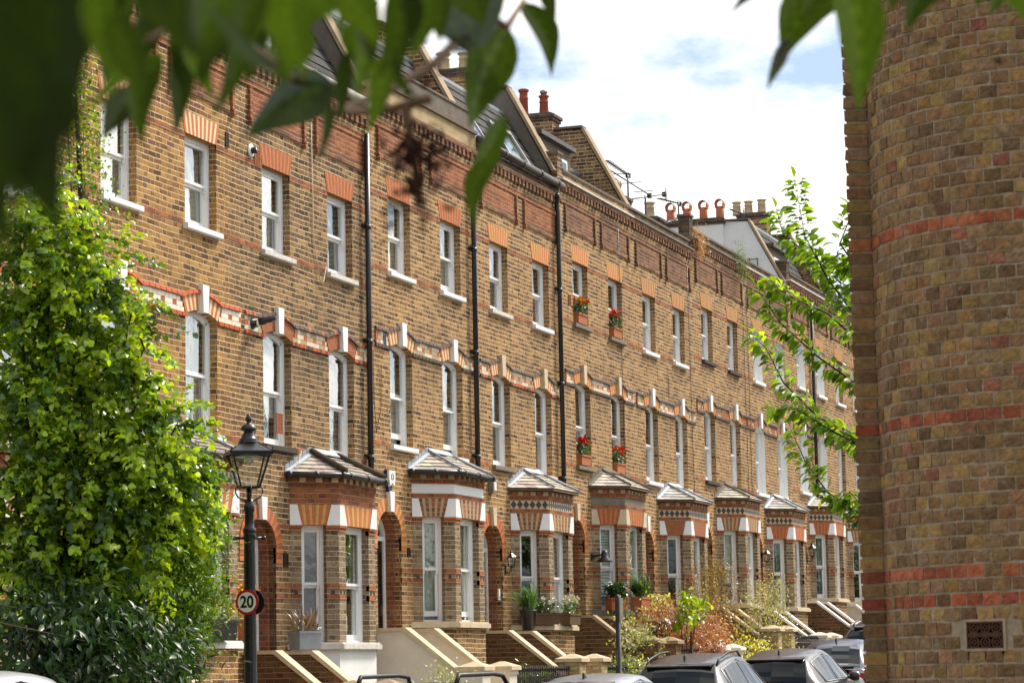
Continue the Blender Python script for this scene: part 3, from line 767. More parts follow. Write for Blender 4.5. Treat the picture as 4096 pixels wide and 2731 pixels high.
def doorway(root, sp, rs, ell, DC, DA, DB, DS):
    am = sp['darch']; mb = MB()
    inner = lambda t: (DC - DA * cos(pi * t), DS + DB * sin(pi * t)); outer = lambda t: (DC - .73 * cos(pi * t), DS + .60 * sin(pi * t))
    for lo, hi, n, mm in ((0., .5, 13, am), (.5, 1., 13, am[::-1])):
        voussoirs(mb, lambda t: inner(lo + (hi - lo) * t), lambda t: outer(lo + (hi - lo) * t), n, mm, -.04, .014, FR)
    for s in (-1, 1):
        y1, y2 = sorted((DC + s * DA, DC + s * .73)); z = DS; i = 0
        while z > -3.0:
            m = am[i % 2] if i < 3 else 'tan'
            if i < 3: mb.box(-.04, .012, y1, y2, z - .075, z - .006, m)
            z -= .0765; i += 1
    ao = mb.build('door_arch', root)
    mb = MB(); mb.slab([(-.03, DC - .075, DS + .375), (-.03, DC + .075, DS + .375), (-.03, DC + .10, -.80), (-.03, DC - .10, -.80)], (.10, 0, 0), sp['key']); mb.build('keystone', ao)
    # frame, fanlight and panelled door set back in the porch
    mb = MB(); x = -.27; w = DA - .06
    mb.box(x - .06, x + .02, DC - w, DC - w + .07, -3.5, DS, 'frame'); mb.box(x - .06, x + .02, DC + w - .07, DC + w, -3.5, DS, 'frame')
    A = [(DC + w * cos(pi * i / 12), DS + (DB - .05) * sin(pi * i / 12)) for i in range(13)]; B2 = [(DC + (w - .07) * cos(pi * i / 12), DS + (DB - .12) * sin(pi * i / 12)) for i in range(13)]
    mb.slab([(x - .06, *p) for p in A] + [(x - .06, *p) for p in B2[::-1]], (.08, 0, 0), 'frame')
    mb.box(x - .05, x + .03, DC - w + .07, DC + w - .07, DS - .07, DS - .0, 'frame')
    d_o = mb.build('door_frame', root)
    mb = MB(); mb.poly([(x - .01, *p) for p in B2], 'glass'); mb.build('fanlight', d_o)
    mb = MB(); ya, yb = DC - w + .072, DC + w - .072; dm = sp.get('door', 'black')
    mb.box(x - .06, x - .01, ya, yb, -3.5, DS - .072, dm)
    ym = (ya + yb) / 2
    for p0, p1 in ((ya + .06, ym - .03), (ym + .03, yb - .06)):
        for z0, z1 in ((-3.3, -2.75), (-2.6, -1.72)):
            for q in ((p0, p1, z0, z0 + .03), (p0, p1, z1 - .03, z1), (p0, p0 + .03, z0 + .03, z1 - .03), (p1 - .03, p1, z0 + .03, z1 - .03)):
                mb.box(x - .02, x + .004, *q, dm)
    dr = mb.build('door', root)
    mb = MB(); mb.lathe([(.0, 0), (.03, .01), (.035, .04), (.02, .055), (0, .06)], (x - .01, ym, -2.66), 'alu', 10, ax=Matrix.Rotation(pi / 2, 3, 'Y')); mb.box(x - .012, x + .0, ym - .11, ym + .11, -2.52, -2.47, 'alu'); mb.build('handle', dr)
    # steps between two flank walls
    fm, cm = sp['flank']
    zt, zb = -2.98, -3.72; x1, x2 = .48, 1.42
    for nm, yy in (('near', .0), ('far', 1.27)):
        y1, y2 = yy, yy + .17
        mb = MB(); mb.slab([(.012, y1, -6.2), (.012, y1, zt - .05), (x1, y1, zt - .05), (x2, y1, zb - .05), (x2, y1, -6.2)], (0, y2 - y1, 0), fm)
        f_o = mb.build('stair_wall', root)
        mb = MB(); mb.slab([(.02, y1 - .04, zt - .05), (.02, y1 - .04, zt), (x1 + .03, y1 - .04, zt), (x2 + .03, y1 - .04, zb), (x2 + .03, y1 - .04, zb - .055), (x1, y1 - .04, zt - .055)], (0, y2 - y1 + .08, 0), cm)
        mb.build('coping', f_o)
    mb = MB(); n = 9
    mb.box(.02, .60, .17, 1.27, -6.2, -3.42, cm if cm != 'white' else 'stone')
    for i in range(n): mb.box(.6 + .2 * i, .805 + .2 * i, .17, 1.27, -6.2, -3.42 - .165 * (i + 1), cm if cm != 'white' else 'stone')
    mb.build('steps', root)

def drainpipe(root, y, ztop, zbot, m='iron', hopper=False, cable=True):
    mb = MB(); x = .085
    p = [(x, y, zbot), (x, y, ztop)]
    if hopper: p += [(x - .02, y - .01, ztop + .12), (x + .02, y - .06, ztop + .28), (x + .02, y - .10, ztop + .34)]
    mb.tube(p, .046, m, 10)
    z = zbot + .4
    while z < ztop: mb.tube([(x, y, z), (x, y, z + .07)], .056, m, 10); z += 1.83
    o = mb.build('drainpipe', root)
    mb = MB(); z = zbot + .45
    while z < ztop: mb.box(0, x + .02, y - .085, y + .085, z, z + .035, m); z += 1.83
    mb.build('bracket', o)
    if cable:
        mb = MB(); mb.tube([(.02, y + .10, zbot), (.02, y + .085, ztop * .5), (.02, y + .09, ztop)], .006, 'plast', 5); mb.build('cable', root)
def cable(root, pts, m='black', r=.007):
    mb = MB(); mb.tube(pts, r, m, 5); mb.build('cable', root)

# ------------------------------------------------------------------ the houses
OC = ('orange', 'cream'); RD = ('rust', ('rust', 'drab')); OO = ('orange', 'ochre')
base = dict(wall='tan', top='parapet', dent=('blacktile', 'blacktile'), tile=(('dirtyglaze', 'drab'), 'redtile'), arch=OO, arch2=('rust', 'ochre'), darch=('rust', 'ochre'),
            barch=('rust', 'drab'), key='white', bkey='white', bay='diamond', cog=('red', 'drab'), sill=['white'] * 4, bsill='stone', bcur='sheer', cur=['half', 'half', 'sheer', 'sheer'], flank=('stepbrick', 'stone'))
def S(**k): d = dict(base); d.update(k); return d
PS = [(-2.36, .42, .125, 'buffpot', 'plain'), (-1.92, .40, .12, 'buffpot', 'plain')]
SPEC = {
 -1: S(wall='gold', label='brick terraced house at the near end, mostly hidden behind the lime tree', dent=('redtile', 'redtile'), tile=('glaze', 'redtile'), arch=OC, arch2=OC, bay='diamondgrey', barch=OC, cog=('redtile', 'cream'), darch=OC, roof=False),
 0: S(wall='gold', label='golden brick terraced house with clean cream frieze and orange striped arches', dent=('redtile', 'redtile'), tile=('glaze', 'redtile'), arch=OC, arch2=OC, bay='diamondgrey', barch=OC, cog=('redtile', 'cream'), darch=OC,
      bsill='white', cur=['half', 'half', 'half', 'half'], open={(0, 1): .07}, slate=(.34, .28, .23), bgut='gutter', panel='red', cwall='tan', roof=False, run=True, endred=False, flank=('stepbrick', 'stone'), pwall='darkbrick'),
 1: S(wall='brown', label='sooty brown brick terraced house with mossy ridge rolls on its red bay roof', top='gutter', gut='palegutter', dent=(('blacktile', 'blacktile', 'redtile'), ('redtile', 'redtile', 'blacktile')), arch=('rust', 'rust'), arch2=('rust', 'orange'), key='white', bay='red', barch=('orange', 'ochre'), darch=('orange', 'rust'), cog=('red', 'cream'),
      sill=['darkstone', 'greystone', 'oldwhite', 'oldwhite'], cur=['blind', 'grey', 'half', 'grey'], hip='moss', bgut='iron', bsill='oldwhite', plinth='render', bcur=None, bwall='grey', sky=[(1.2, 2.2, .12, .6)], party=dict(pots=[(-2.3, .45, .12, 'orangepot', 'plain'), (-1.9, .45, .12, 'orangepot', 'plain')], m='cement'), endred=False, slate=(.40, .34, .29), cwall='brown'),
 2: S(wall='tan', label='terraced house with a wide white band round its bay and cream stuccoed stairs', top='stucco', arch=OC, arch2=('orange', 'rust'), key='white', bay='white', barch=('red', 'drab'), darch=('orange', 'ochre'), cog=('red', 'drab'), sill=['white', 'white', 'white', 'white'], cur=['sheer', 'sheer', 'sheer', 'half'], open={(0, 0): .10, (0, 1): .10, (1, 1): .05}, bopen=.06,
      bgut='iron', flank=('stucco', 'stone'), bcur='sheer', dormer=True, party=dict(pots=[(-2.35, .42, .12, 'redpot', 'plain'), (-1.95, .42, .12, 'redpot', 'cowl')], m='tan', sm='brown'), bwall='grey', slate=(.44, .38, .32)),
 3: S(wall='tan', label='terraced house with long skylights over a brown gutter and diamond tiles on its bay', top='gutter', dent=('blacktile', ('redtile', 'blacktile')), arch=OC, arch2=('orange', 'ochre'), key='stone', barch=('red', 'drab'), darch=('rust', 'orange'), sill=['greystone', 'oldwhite', 'oldwhite', 'white'], cur=['grey', 'grey', 'grey', 'grey'], bcur=None, sky=[(.3, 1.4, .1, .55), (2.7, 3.9, .05, .62)],
      party=dict(pots=[(-2.36, .40, .135, 'buffpot', 'plain'), (-1.91, .36, .125, 'buffpot', 'plain')], m='cement', sm='tan'), endred=False, slate=(.50, .43, .36)),
 4: S(wall='tan', label='terraced house with red flower boxes on all four upper sills and a barn lamp', arch=OO, arch2=('ochre', 'orange'), key='stone', bkey='stone', bay='stone', barch=('rust', 'orange'), darch=('orange', 'rust'), sill=['greystone'] * 4, cur=['grey', 'grey', 'grey', 'grey'], bcur='shutter', dormer=True, upstand=True, ledge='oldwhite',
      party=dict(pots=[(-2.34, .62, .105, 'redpot', 'plain'), (-1.88, .44, .105, 'redpot', 'cowl')], m='brown', dz=-.08), rh=.95, panel='dred', sooty=True, hip='cement', slate=(.48, .42, .36), pwall='brown', bsill='greystone', flank=('stepbrick', 'coping')),
 5: S(wall='tan', label='terraced house next past the flower boxes with white upper sills and lead ridged bay', sill=['white'] * 4, cur=['grey', 'sheer', 'sheer', 'sheer'], roof=False, panel='dred', sooty=True, slate=(.50, .46, .42), bcur=None, barch=('rust', 'rust'), flank=('stepbrick', 'white'), party=dict(low=True, pots=[(-1.8, .42, .13, 'buffpot', 'horn')])),
 6: S(wall='tan', label='terraced house with blackened upper sills behind the tall bronze shrub', sill=['darkstone'] * 4, cur=['sheer'] * 4, roof=False, upstand=True, panel='dred', sooty=True, tile=(('drab', 'rust'), 'rust'), arch=('rust', 'ochre'), slate=(.42, .37, .30), hip='cement', bcur='blind', flank=('stepbrick', 'stone'), party=dict(low=True, pots=[(-2.36, .42, .13, 'buffpot', 'plain')])),
 7: S(wall='tan', label='terraced house with white painted window reveals beneath the white rendered gable', whiterev=True, roof=False, panel='dred', sooty=True, tile=(('drab', 'rust'), 'rust'), arch=('rust', 'rust'), run=True, cur=['blind', 'sheer', 'sheer', 'sheer'], bcur='grey', barch=('orange', 'rust'), flank=('stepbrick', 'white'), slate=(.44, .40, .36), ledge='oldwhite',
      party=dict(m='render', stack=True, wide=True, pots=[(-3.17 + .46 * i, .56, .115, 'orangepot', 'horn') for i in range(4)])),
 8: S(wall='tan', label='terraced house with white reveals and a wall lantern, next before the end of the row', whiterev=True, roof=True, upstand=True, dormer=True, panel='dred', sooty=True, tile=(('drab', 'rust'), 'rust'), arch=('rust', 'rust'), bcur='grey', flank=('stepbrick', 'white'), hip='moss', slate=(.45, .40, .34), ledge='oldwhite', barch=('orange', 'rust'), party=dict(m='brown', pots=[(-2.55, .4, .13, 'buffpot', 'plain'), (-2.2, .4, .13, 'buffpot', 'plain'), (-1.81, .42, .13, 'buffpot', 'plain')], dz=.25)),
 9: S(wall='tan', label='last terraced house in sight, beside the round brick corner', roof=True, upstand=True, panel='dred', sooty=True, plinth='render', bcur=None, flank=('stucco', 'white'), tile=(('drab', 'rust'), 'rust')),
}
HOUSE = {}
for k in sorted(SPEC):
    sp = SPEC[k]; sp['zr'] = (hbase(k + 1)[1] - hbase(k)[1]) if k < 9 else 0
    HOUSE[k] = house(k, sp)
for k, y, zt, zb, hp in ((1, 4.63, 5.2, -.40, False), (2, 4.66, 4.75, -.40, True), (3, 4.60, 5.15, -.48, True), (8, 2.45, 5.2, -.3, False)):
    drainpipe(HOUSE[k], y, zt, zb, 'iron', hp)
for k, pts in ((4, [(.02, 3.95, 5.5), (.02, 4.0, 2.), (.02, 4.02, -.6), (.02, 4.1, -.62), (.02, 4.35, -.68), (.02, 4.42, -2.8)]), (5, [(.02, 2.6, 2.6), (.02, 2.64, 1.9)]), (5, [(.02, 4.5, 5.3), (.02, 4.55, 1.0), (.02, 4.6, -.3)]),
               (6, [(.02, 4.75, 5.6), (.02, 4.78, 2.), (.02, 4.8, -.5)]), (7, [(.02, .2, 5.5), (.02, .22, 2.5), (.02, .2, -.5)]), (7, [(.02, 4.3, .1), (.02, 4.32, -2.6)])):
    cable(HOUSE[k], pts)
cable(HOUSE[1], [(.02, 2.55, 5.0), (.02, 2.6, 3.2), (.03, 2.8, 2.62), (.03, 2.95, 2.60), (.03, 3.05, 2.85)], 'stone', .008)
cable(HOUSE[1], [(.07, 1.95, -.05), (.03, 1.75, -.5), (.04, 1.72, -1.5), (.02, 1.70, -2.9)], 'stone', .007)
cable(HOUSE[2], [(.02, .35, 1.2), (.02, .3, .5), (.02, .1, .1), (.02, .02, .6), (.02, .0, 1.6)], 'wood', .007)

# ------------------------------------------------------------------ things fixed to the walls
def at(k, x, y, z): a, g = hbase(k); return (x, a + y, g + z)
def abs_(x, s, z): return (x, s, z)
def alarm_box(loc, label, dark=True):
    t = thing('alarm_box', label, 'alarm box', loc, 0, 'alarm boxes on the house fronts')
    mb = MB(); pr = [(-.13, .16), (.13, .16), (.13, .02), (.05, -.17), (-.05, -.17), (-.13, .02)]
    mb.slab([(0, y * 1.06, z * 1.06) for y, z in pr], (.045, 0, 0), 'navy' if dark else 'plast'); mb.build('back_plate', t)
    mb = MB(); mb.slab([(.046, y, z) for y, z in [(-.13, .16), (.13, .16), (.13, .02), (.09, -.08), (0, -.03), (-.09, -.10), (-.13, .02)]], (.04, 0, 0), 'plast'); mb.build('cover', t)
    mb = MB()
    for i in range(12):
        a = 2 * pi * i / 12; a2 = 2 * pi * (i + 1) / 12
        if i not in (2, 8): mb.slab([(.087, .055 * cos(a), .06 + .055 * sin(a)), (.087, .055 * cos(a2), .06 + .055 * sin(a2)), (.087, .03 * cos(a2), .06 + .04 * sin(a2)), (.087, .03 * cos(a), .06 + .04 * sin(a))], (.003, 0, 0), 'tileblack')
    mb.build('emblem', t)
alarm_box((.005, 39.22, -.27), 'white and navy alarm box above the door beside the white banded bay')
t = thing('alarm_box', 'small square glazed alarm box between two bays under the drainpipe', 'alarm box', (.005, 44.15, -.07), 0, 'alarm boxes on the house fronts')
mb = MB(); mb.box(0, .09, -.10, .10, -.12, .12, 'greystone'); mb.box(.09, .10, -.10, .10, .10, .12, 'oldwhite'); mb.build('case', t)
mb = MB(); mb.box(.091, .098, -.05, .07, -.07, .08, 'plast'); mb.build('cover', t)
t = thing('alarm_box', 'plain white alarm box high on the white revealed house', 'alarm box', (.005, 67.1, .87), 0, 'alarm boxes on the house fronts')
mb = MB(); mb.slab([(0, -.11, -.16), (.08, -.11, -.14), (.09, -.11, .14), (0, -.11, .17)], (0, .22, 0), 'plast'); mb.build('cover', t)
mb = MB(); mb.box(0, .03, -.13, .13, -.19, -.165, 'plast'); mb.build('back_plate', t)

def wall_lantern(loc, label, sc=1.):
    t = thing('wall_lantern', label, 'lantern', loc, 0, 'lanterns on the house fronts')
    mb = MB(); mb.box(0, .02, -.04, .04, -.30, -.08, 'black'); mb.tube([(.01, 0, -.22), (.08, 0, -.26), (.15, 0, -.22), (.16, 0, -.14)], .014, 'black', 8); mb.build('bracket', t)
    mb = MB(); mb.lathe([(.035, -.15), (.05, -.12), (.075, -.10)], (.16, 0, 0), 'black', 6, False); mb.lathe([(.125, .10), (.12, .115), (.05, .19), (.03, .21), (.035, .24), (.0, .29)], (.16, 0, 0), 'black', 6, False)
    for i in range(6):
        a = pi / 3 * i; mb.tube([(.16 + .072 * cos(a), .072 * sin(a), -.10), (.16 + .112 * cos(a), .112 * sin(a), .105)], .008, 'black', 4)
    mb.build('lantern_frame', t)
    mb = MB(); v = []
    for i in range(6):
        a, b = pi / 3 * i, pi / 3 * (i + 1)
        mb.poly([(.16 + .07 * cos(a), .07 * sin(a), -.10), (.16 + .07 * cos(b), .07 * sin(b), -.10), (.16 + .108 * cos(b), .108 * sin(b), .10), (.16 + .108 * cos(a), .108 * sin(a), .10)], 'lampglass')
    mb.build('pane', t); t.scale = (sc,) * 3
wall_lantern((.003, 64.35, -.64), 'black lantern on the house wall nearer the flower beds', .85)
wall_lantern((.003, 69.5, -.32), 'black lantern on the wall of the farther white revealed house', .95)
wall_lantern((.003, 44.88, -1.38), 'small pale lantern between the door and the bay with diamond tiles', .75)
t = thing('barn_lamp', 'grey dome shaded barn lamp beside the bay with the white shutter', 'lamp', (.003, 50.12, -1.1))
mb = MB(); mb.box(0, .03, -.06, .06, -.06, .06, 'iron'); mb.tube([(.02, 0, 0), (.16, 0, .02), (.25, 0, .04)], .02, 'iron', 8); mb.build('bracket', t)
mb = MB(); mb.lathe([(.16, -.12), (.155, -.09), (.08, -.03), (.07, .06), (.05, .10), (.02, .12)], (.27, 0, 0), 'iron', 16); mb.build('lamp_shade', t)
mb = MB(); mb.lathe([(.0, -.16), (.04, -.15), (.055, -.11), (.04, -.08)], (.27, 0, 0), 'blind', 12); mb.build('bulb', t)

t = thing('flue_pipe', 'black boiler flue poking out of the frieze between two houses', 'flue', (.0, 34.1, 1.66))
mb = MB(); mb.lathe([(.085, 0), (.085, .02), (.06, .025), (.06, .10)], (0, 0, 0), 'iron', 16, ax=Matrix.Rotation(pi / 2, 3, 'Y')); mb.lathe([(.0605, .09), (.0605, .12)], (0, 0, 0), 'plast', 16, ax=Matrix.Rotation(pi / 2, 3, 'Y')); mb.build('collar', t)
mb = MB(); mb.lathe([(.058, .12), (.056, .2), (.048, .21), (.046, .30), (.035, .31), (.03, .36), (.0, .38)], (0, 0, 0), 'iron', 16, ax=Matrix.Rotation(pi / 2 - .15, 3, 'Y')); mb.build('spout', t)
t = thing('flue_pipe', 'round white flue beside a terracotta grille near the top windows', 'flue', (.0, 34.08, 4.16))
mb = MB(); mb.lathe([(.10, 0), (.10, .02), (.07, .03)], (0, 0, 0), 'plast', 18, ax=Matrix.Rotation(pi / 2, 3, 'Y')); mb.build('collar', t)
mb = MB(); mb.lathe([(.05, .03), (.05, .10), (.0, .11)], (0, 0, 0), 'iron', 14, ax=Matrix.Rotation(pi / 2, 3, 'Y')); mb.build('spout', t)
def vent_grille(loc, w, h, m, label, rows=6, cols=5):
    mb = MB(); mb.box(0, .006, -w / 2, w / 2, -h / 2, h / 2, 'dark')
    mb.box(.0, .014, -w / 2, -w / 2 + .015, -h / 2, h / 2, m); mb.box(.0, .014, w / 2 - .015, w / 2, -h / 2, h / 2, m)
    for i in range(rows + 1): z = -h / 2 + (h - .012) * i / rows; mb.box(.0, .012, -w / 2 + .015, w / 2 - .015, z, z + .012, m)
    for i in range(1, cols): y = -w / 2 + w * i / cols; mb.box(.0, .010, y - .006, y + .006, -h / 2 + .01, h / 2 - .01, m)
    tag(mb.build('vent_grille', None, loc), label, 'vent', 'ventilation grilles in the house fronts')
vent_grille((.002, 33.28, 4.17), .10, .22, 'darkstone', 'narrow dark grille beside the orange striped lintel', 6, 2)
vent_grille((.002, 34.30, 4.10), .20, .22, 'terra', 'red terracotta grille beside the round white flue')
vent_grille((.002, 35.0, .30), .22, .30, 'terra', 'red terracotta grille behind the street lamp head', 8, 6)
vent_grille((.002, 35.18, -1.67), .17, .20, 'black', 'black square vent between the near door arch and the red brick bay', 5, 1)
vent_grille((.002, 40.1, -1.38), .13, .14, 'black', 'small black vent right of the door by the white banded bay', 4, 1)
vent_grille((.002, 39.18, 2.02), .10, .22, 'black', 'black louvred grille in the frieze under the tall downpipe', 8, 1)
vent_grille((.002, 42.95, .32), .18, .24, 'terra', 'red terracotta grille above the white banded bay roof', 6, 4)
vent_grille((.002, 49.05, 3.9), .16, .20, 'terra', 'red terracotta grille beside the first flower box window', 4, 1)
t = thing('door_bell', 'white video door bell beside the arched door with the small lantern', 'door bell', (.003, 44.47, -1.97))
mb = MB(); mb.box(0, .03, -.028, .028, -.10, .10, 'plast'); mb.build('case', t); mb = MB(); mb.lathe([(.0, .0), (.016, .001), (.016, .005), (0, .006)], (.03, 0, -.05), 'tileblack', 12, ax=Matrix.Rotation(pi / 2, 3, 'Y')); mb.build('button', t)

# aerials on the chimneys
def aerial(loc, mast, booms, label):
    t = thing('tv_aerial', label, 'aerial', loc, 0, 'television aerials on the roofs')
    mb = MB(); mb.tube([(0, 0, 0), (0, 0, mast)], .020, 'black', 6); mb.build('mast', t)
    for (z, a, b, n, e) in booms:
        A, B = Vector(a), Vector(b); mb = MB(); mb.tube([A, B], .017, 'black', 5); d = (B - A).normalized(); q = d.cross(Vector((0, 0, 1))).normalized()
        for i in range(n):
            p = A.lerp(B, (i + .5) / n); k = e * (.7 + .3 * i / n); v = q if z else Vector((0, 0, 1))
            mb.tube([p - v * k, p + v * k], .010, 'black', 4)
        if z:
            mb.box(A.x - .08, A.x + .02, A.y - .02, A.y + .10, A.z - .05, A.z + .06, 'black')
        mb.build('boom', t)
aerial((-1.5, 58.5, 7.0), 1.22, [(1, (0, .1, 1.16), (.0, -1.7, 1.20), 14, .10), (1, (.0, 1.9, .98), (.0, -1.5, 1.02), 3, .35)], 'tall black aerial on a mast behind the parapet with two long booms')
aerial((-1.6, 60.3, 7.2), .78, [(1, (0, 1.8, 1.1), (0, -1.5, .42), 18, .08), (0, (0, 1.75, 1.1), (0, 1.95, 1.12), 2, .22)], 'low black aerial tilted up with an arrow shaped head')
aerial((-2.0, 64.8, 7.7), .95, [(1, (0, .2, .86), (0, -1.9, .66), 10, .09), (1, (0, .1, .5), (0, -1.6, .05), 6, .14)], 'black aerial in front of the orange horned chimney pots')
aerial((-2.2, 72.6, 8.6), 1.1, [(1, (0, .9, .98), (0, -1.6, .80), 12, .07), (1, (0, .95, .98), (0, 1.1, 1.0), 3, .16)], 'distant aerial above the white gable')
t = thing('trellis', 'small black trellis against the white gable', 'trellis', (-.75, 68.10, 7.0)); mb = MB()
for i in range(5): mb.box(-.9 + i * .22, -.88 + i * .22, 0, .02, -.3, .52, 'black')
for i in range(4): mb.box(-.9, .0, -.0, .016, -.25 + i * .24, -.23 + i * .24, 'black')
mb.build('lattice', t)

# ------------------------------------------------------------------ plants
def leaf_rng(seed): return random.Random(seed)
class Leaves:
    """many separate leaves in one mesh: each is two folded quads with its own colour"""
    def __init__(s): s.v, s.f, s.c = [], [], []
    def add(s, p, d, n, L, w, col, fold=.25, droop=.15):
        d = d.normalized(); x = d.cross(n)
        if x.length < 1e-4: x = Vector((1, 0, 0))
        x.normalize(); n = x.cross(d)
        b = len(s.v); k = w / 2
        mid = p + d * L * .42; q = p + d * L * .75 - n * L * droop * .4; tip = p + d * L - n * L * droop
        up = n * w * fold
        s.v += [p, mid + x * k + up, q + x * k * .72 + up * .8, tip, q - x * k * .72 + up * .8, mid - x * k + up, mid, q]
        s.f += [(b, b + 1, b + 6), (b + 1, b + 2, b + 7, b + 6), (b + 2, b + 3, b + 7), (b, b + 6, b + 5), (b + 6, b + 7, b + 4, b + 5), (b + 7, b + 3, b + 4)]
        s.c += [col] * 6
    def mesh(s, name, mat):
        me = bpy.data.meshes.new(name); me.from_pydata([tuple(v) for v in s.v], [], s.f); me.materials.append(M[mat])
        at = me.color_attributes.new('Col', 'FLOAT_COLOR', 'CORNER'); buf = []
        for f, c in zip(s.f, s.c): buf += [c[0], c[1], c[2], 1.] * len(f)
        at.data.foreach_set('color', buf); me.polygons.foreach_set('use_smooth', [True] * len(s.f)); me.update(); return me
    def build(s, name, parent, mat='leaf'): return inst(name, s.mesh(name, mat), parent)
def spray_leaves(lv, blobs, n_sprays, L, ar, cols, r, length=.38, per=15, inner=.5):
    """drooping leafy twigs: leaves set alternately along each"""
    tot = sum(b[3] * b[5] for b in blobs)
    for b in blobs:
        for _ in range(int(n_sprays * b[3] * b[5] / tot)):
            u = rdir(r); rad = 1 - inner * r.random() ** 1.6; c = Vector((b[0] + u.x * b[3] * rad, b[1] + u.y * b[4] * rad, b[2] + u.z * b[5] * rad))
            tw = (u * .9 + rdir(r) * .6 + Vector((.15, .1, .12))).normalized(); tone = r.choice(cols); ln = length * r.uniform(.6, 1.3); p = c.copy(); side = tw.cross(Vector((0, 0, 1)));
            if side.length < .1: side = Vector((1, 0, 0))
            side.normalize(); k = int(per * r.uniform(.7, 1.2))
            for i in range(k):
                tw = (tw + Vector((0, 0, -.075))).normalized(); p = p + tw * (ln / k); sg = 1 if i % 2 else -1
                d = side * sg * .8 + tw * .5 + Vector((0, 0, -.28)) + rdir(r) * .55
                lv.add(p + rdir(r) * .012, d, Vector((0, 0, .9)) + u * .25 + rdir(r) * .85, L * r.uniform(.5, 1.2) * (1 - .25 * i / k), L * ar * r.uniform(.6, 1.1), jit(tuple(q * (1 + .5 * i / k) for q in tone), .2, r), .22 * r.uniform(.3, 1.3), r.uniform(.05, .35))
def rdir(r):
    z = r.uniform(-1, 1); a = r.uniform(0, 2 * pi); q = sqrt(1 - z * z); return Vector((q * cos(a), q * sin(a), z))
def blob_leaves(lv, blobs, n, L, ar, cols, r, clump=.16, hang=.6, inner=.35, out=.5, cl=26):
    """leaves gathered in clumps over and inside a set of ellipsoids (cx,cy,cz,rx,ry,rz)"""
    wts = [b[3] * b[5] for b in blobs]; tot = sum(wts); done = 0
    for b, wgt in zip(blobs, wts):
        k = int(n * wgt / tot / cl)
        for _ in range(k):
            u = rdir(r); rad = 1 - inner * r.random() ** 2; c = Vector((b[0] + u.x * b[3] * rad, b[1] + u.y * b[4] * rad, b[2] + u.z * b[5] * rad))
            tone = r.choice(cols); sp = clump * r.uniform(.6, 1.5); tw = (u + rdir(r) * .6 + Vector((0, 0, -hang))).normalized()
            for i in range(cl):
                p = c + Vector((r.gauss(0, sp), r.gauss(0, sp), r.gauss(0, sp * .8)))
                d = tw * .8 + rdir(r) * .9 + Vector((0, 0, -hang * .5)); nn = Vector((0, 0, 1)) + u * out + rdir(r) * .7
                l = L * r.uniform(.55, 1.2); lv.add(p, d, nn, l, l * ar, jit(tone, .25, r), .22 * r.uniform(.3, 1.4), r.uniform(0, .3))

# flower boxes and pots
def pot_plant(name, cat, loc, label, box, bm, plants, group=None, rz=0.):
    """box: (half width x, half width y, height) trough or radius pot"""
    t = thing(name, label, cat, loc, rz, group); r = leaf_rng(hash(label) % 1000 if False else sum(map(ord, label)))
    mb = MB(); a, b, h = box
    if b: 
        mb.mesh([(-a * .85, -b * .93, 0), (a * .85, -b * .93, 0), (a * .85, b * .93, 0), (-a * .85, b * .93, 0), (-a, -b, h), (a, -b, h), (a, b, h), (-a, b, h)], MB.BOXF, bm)
        mb.box(-a - .012, a + .012, -b - .012, b + .012, h - .03, h + .004, bm); mb.box(-a + .02, a - .02, -b + .02, b - .02, h + .0, h + .012, 'soil')
        W = b
    else:
        mb.lathe([(a * .72, 0), (a, h * .92), (a * 1.06, h * .93), (a * 1.06, h), (a * .9, h), (a * .9, h - .03)], (0, 0, 0), bm, 16); W = a
    mb.build('planter', t)
    for kind, n, col, L, ar, hh, part in plants:
        lv = Leaves()
        for i in range(n):
            if kind == 'blade':
                p = Vector((r.uniform(-a, a) * .7, r.uniform(-W, W) * .8, h)); d = Vector((r.gauss(0, .35), r.gauss(0, .35), 1)); l = L * r.uniform(.6, 1.2)
                m_ = p + d.normalized() * l * .6; lv.add(p, d, Vector((1, 0, 0)) + rdir(r) * .4, l, l * ar, jit(col, .25, r), .1, r.uniform(.1, .6))
            elif kind == 'leaf':
                p = Vector((r.uniform(-a, a) * 1.1, r.uniform(-W, W) * 1.05, h + r.random() ** .8 * hh)); lv.add(p, rdir(r) + Vector((.5, 0, .1)), Vector((.4, 0, 1)) + rdir(r) * .6, L * r.uniform(.6, 1.2), L * ar, jit(col, .3, r))
            else:
                c = Vector((r.uniform(-a, a) * 1.0 + .03, r.uniform(-W, W) * .95, h + hh * r.uniform(.55, 1.05)))
                for q in range(9): lv.add(c, rdir(r) + Vector((.6, 0, .3)), rdir(r) + Vector((1, 0, 0)), L * r.uniform(.7, 1.1), L * ar, jit(col, .18, r), .15)
        lv.build(part, t, 'petal' if kind == 'flower' else 'leaf')
G1, G2, G3, YG = (.045, .10, .018), (.07, .15, .025), (.03, .065, .015), (.22, .30, .03)
RED, ORA, YEL, WHT = (.62, .015, .012), (.75, .14, .02), (.75, .42, .02), (.8, .8, .72)
FB = 'flower boxes on the upper window sills'
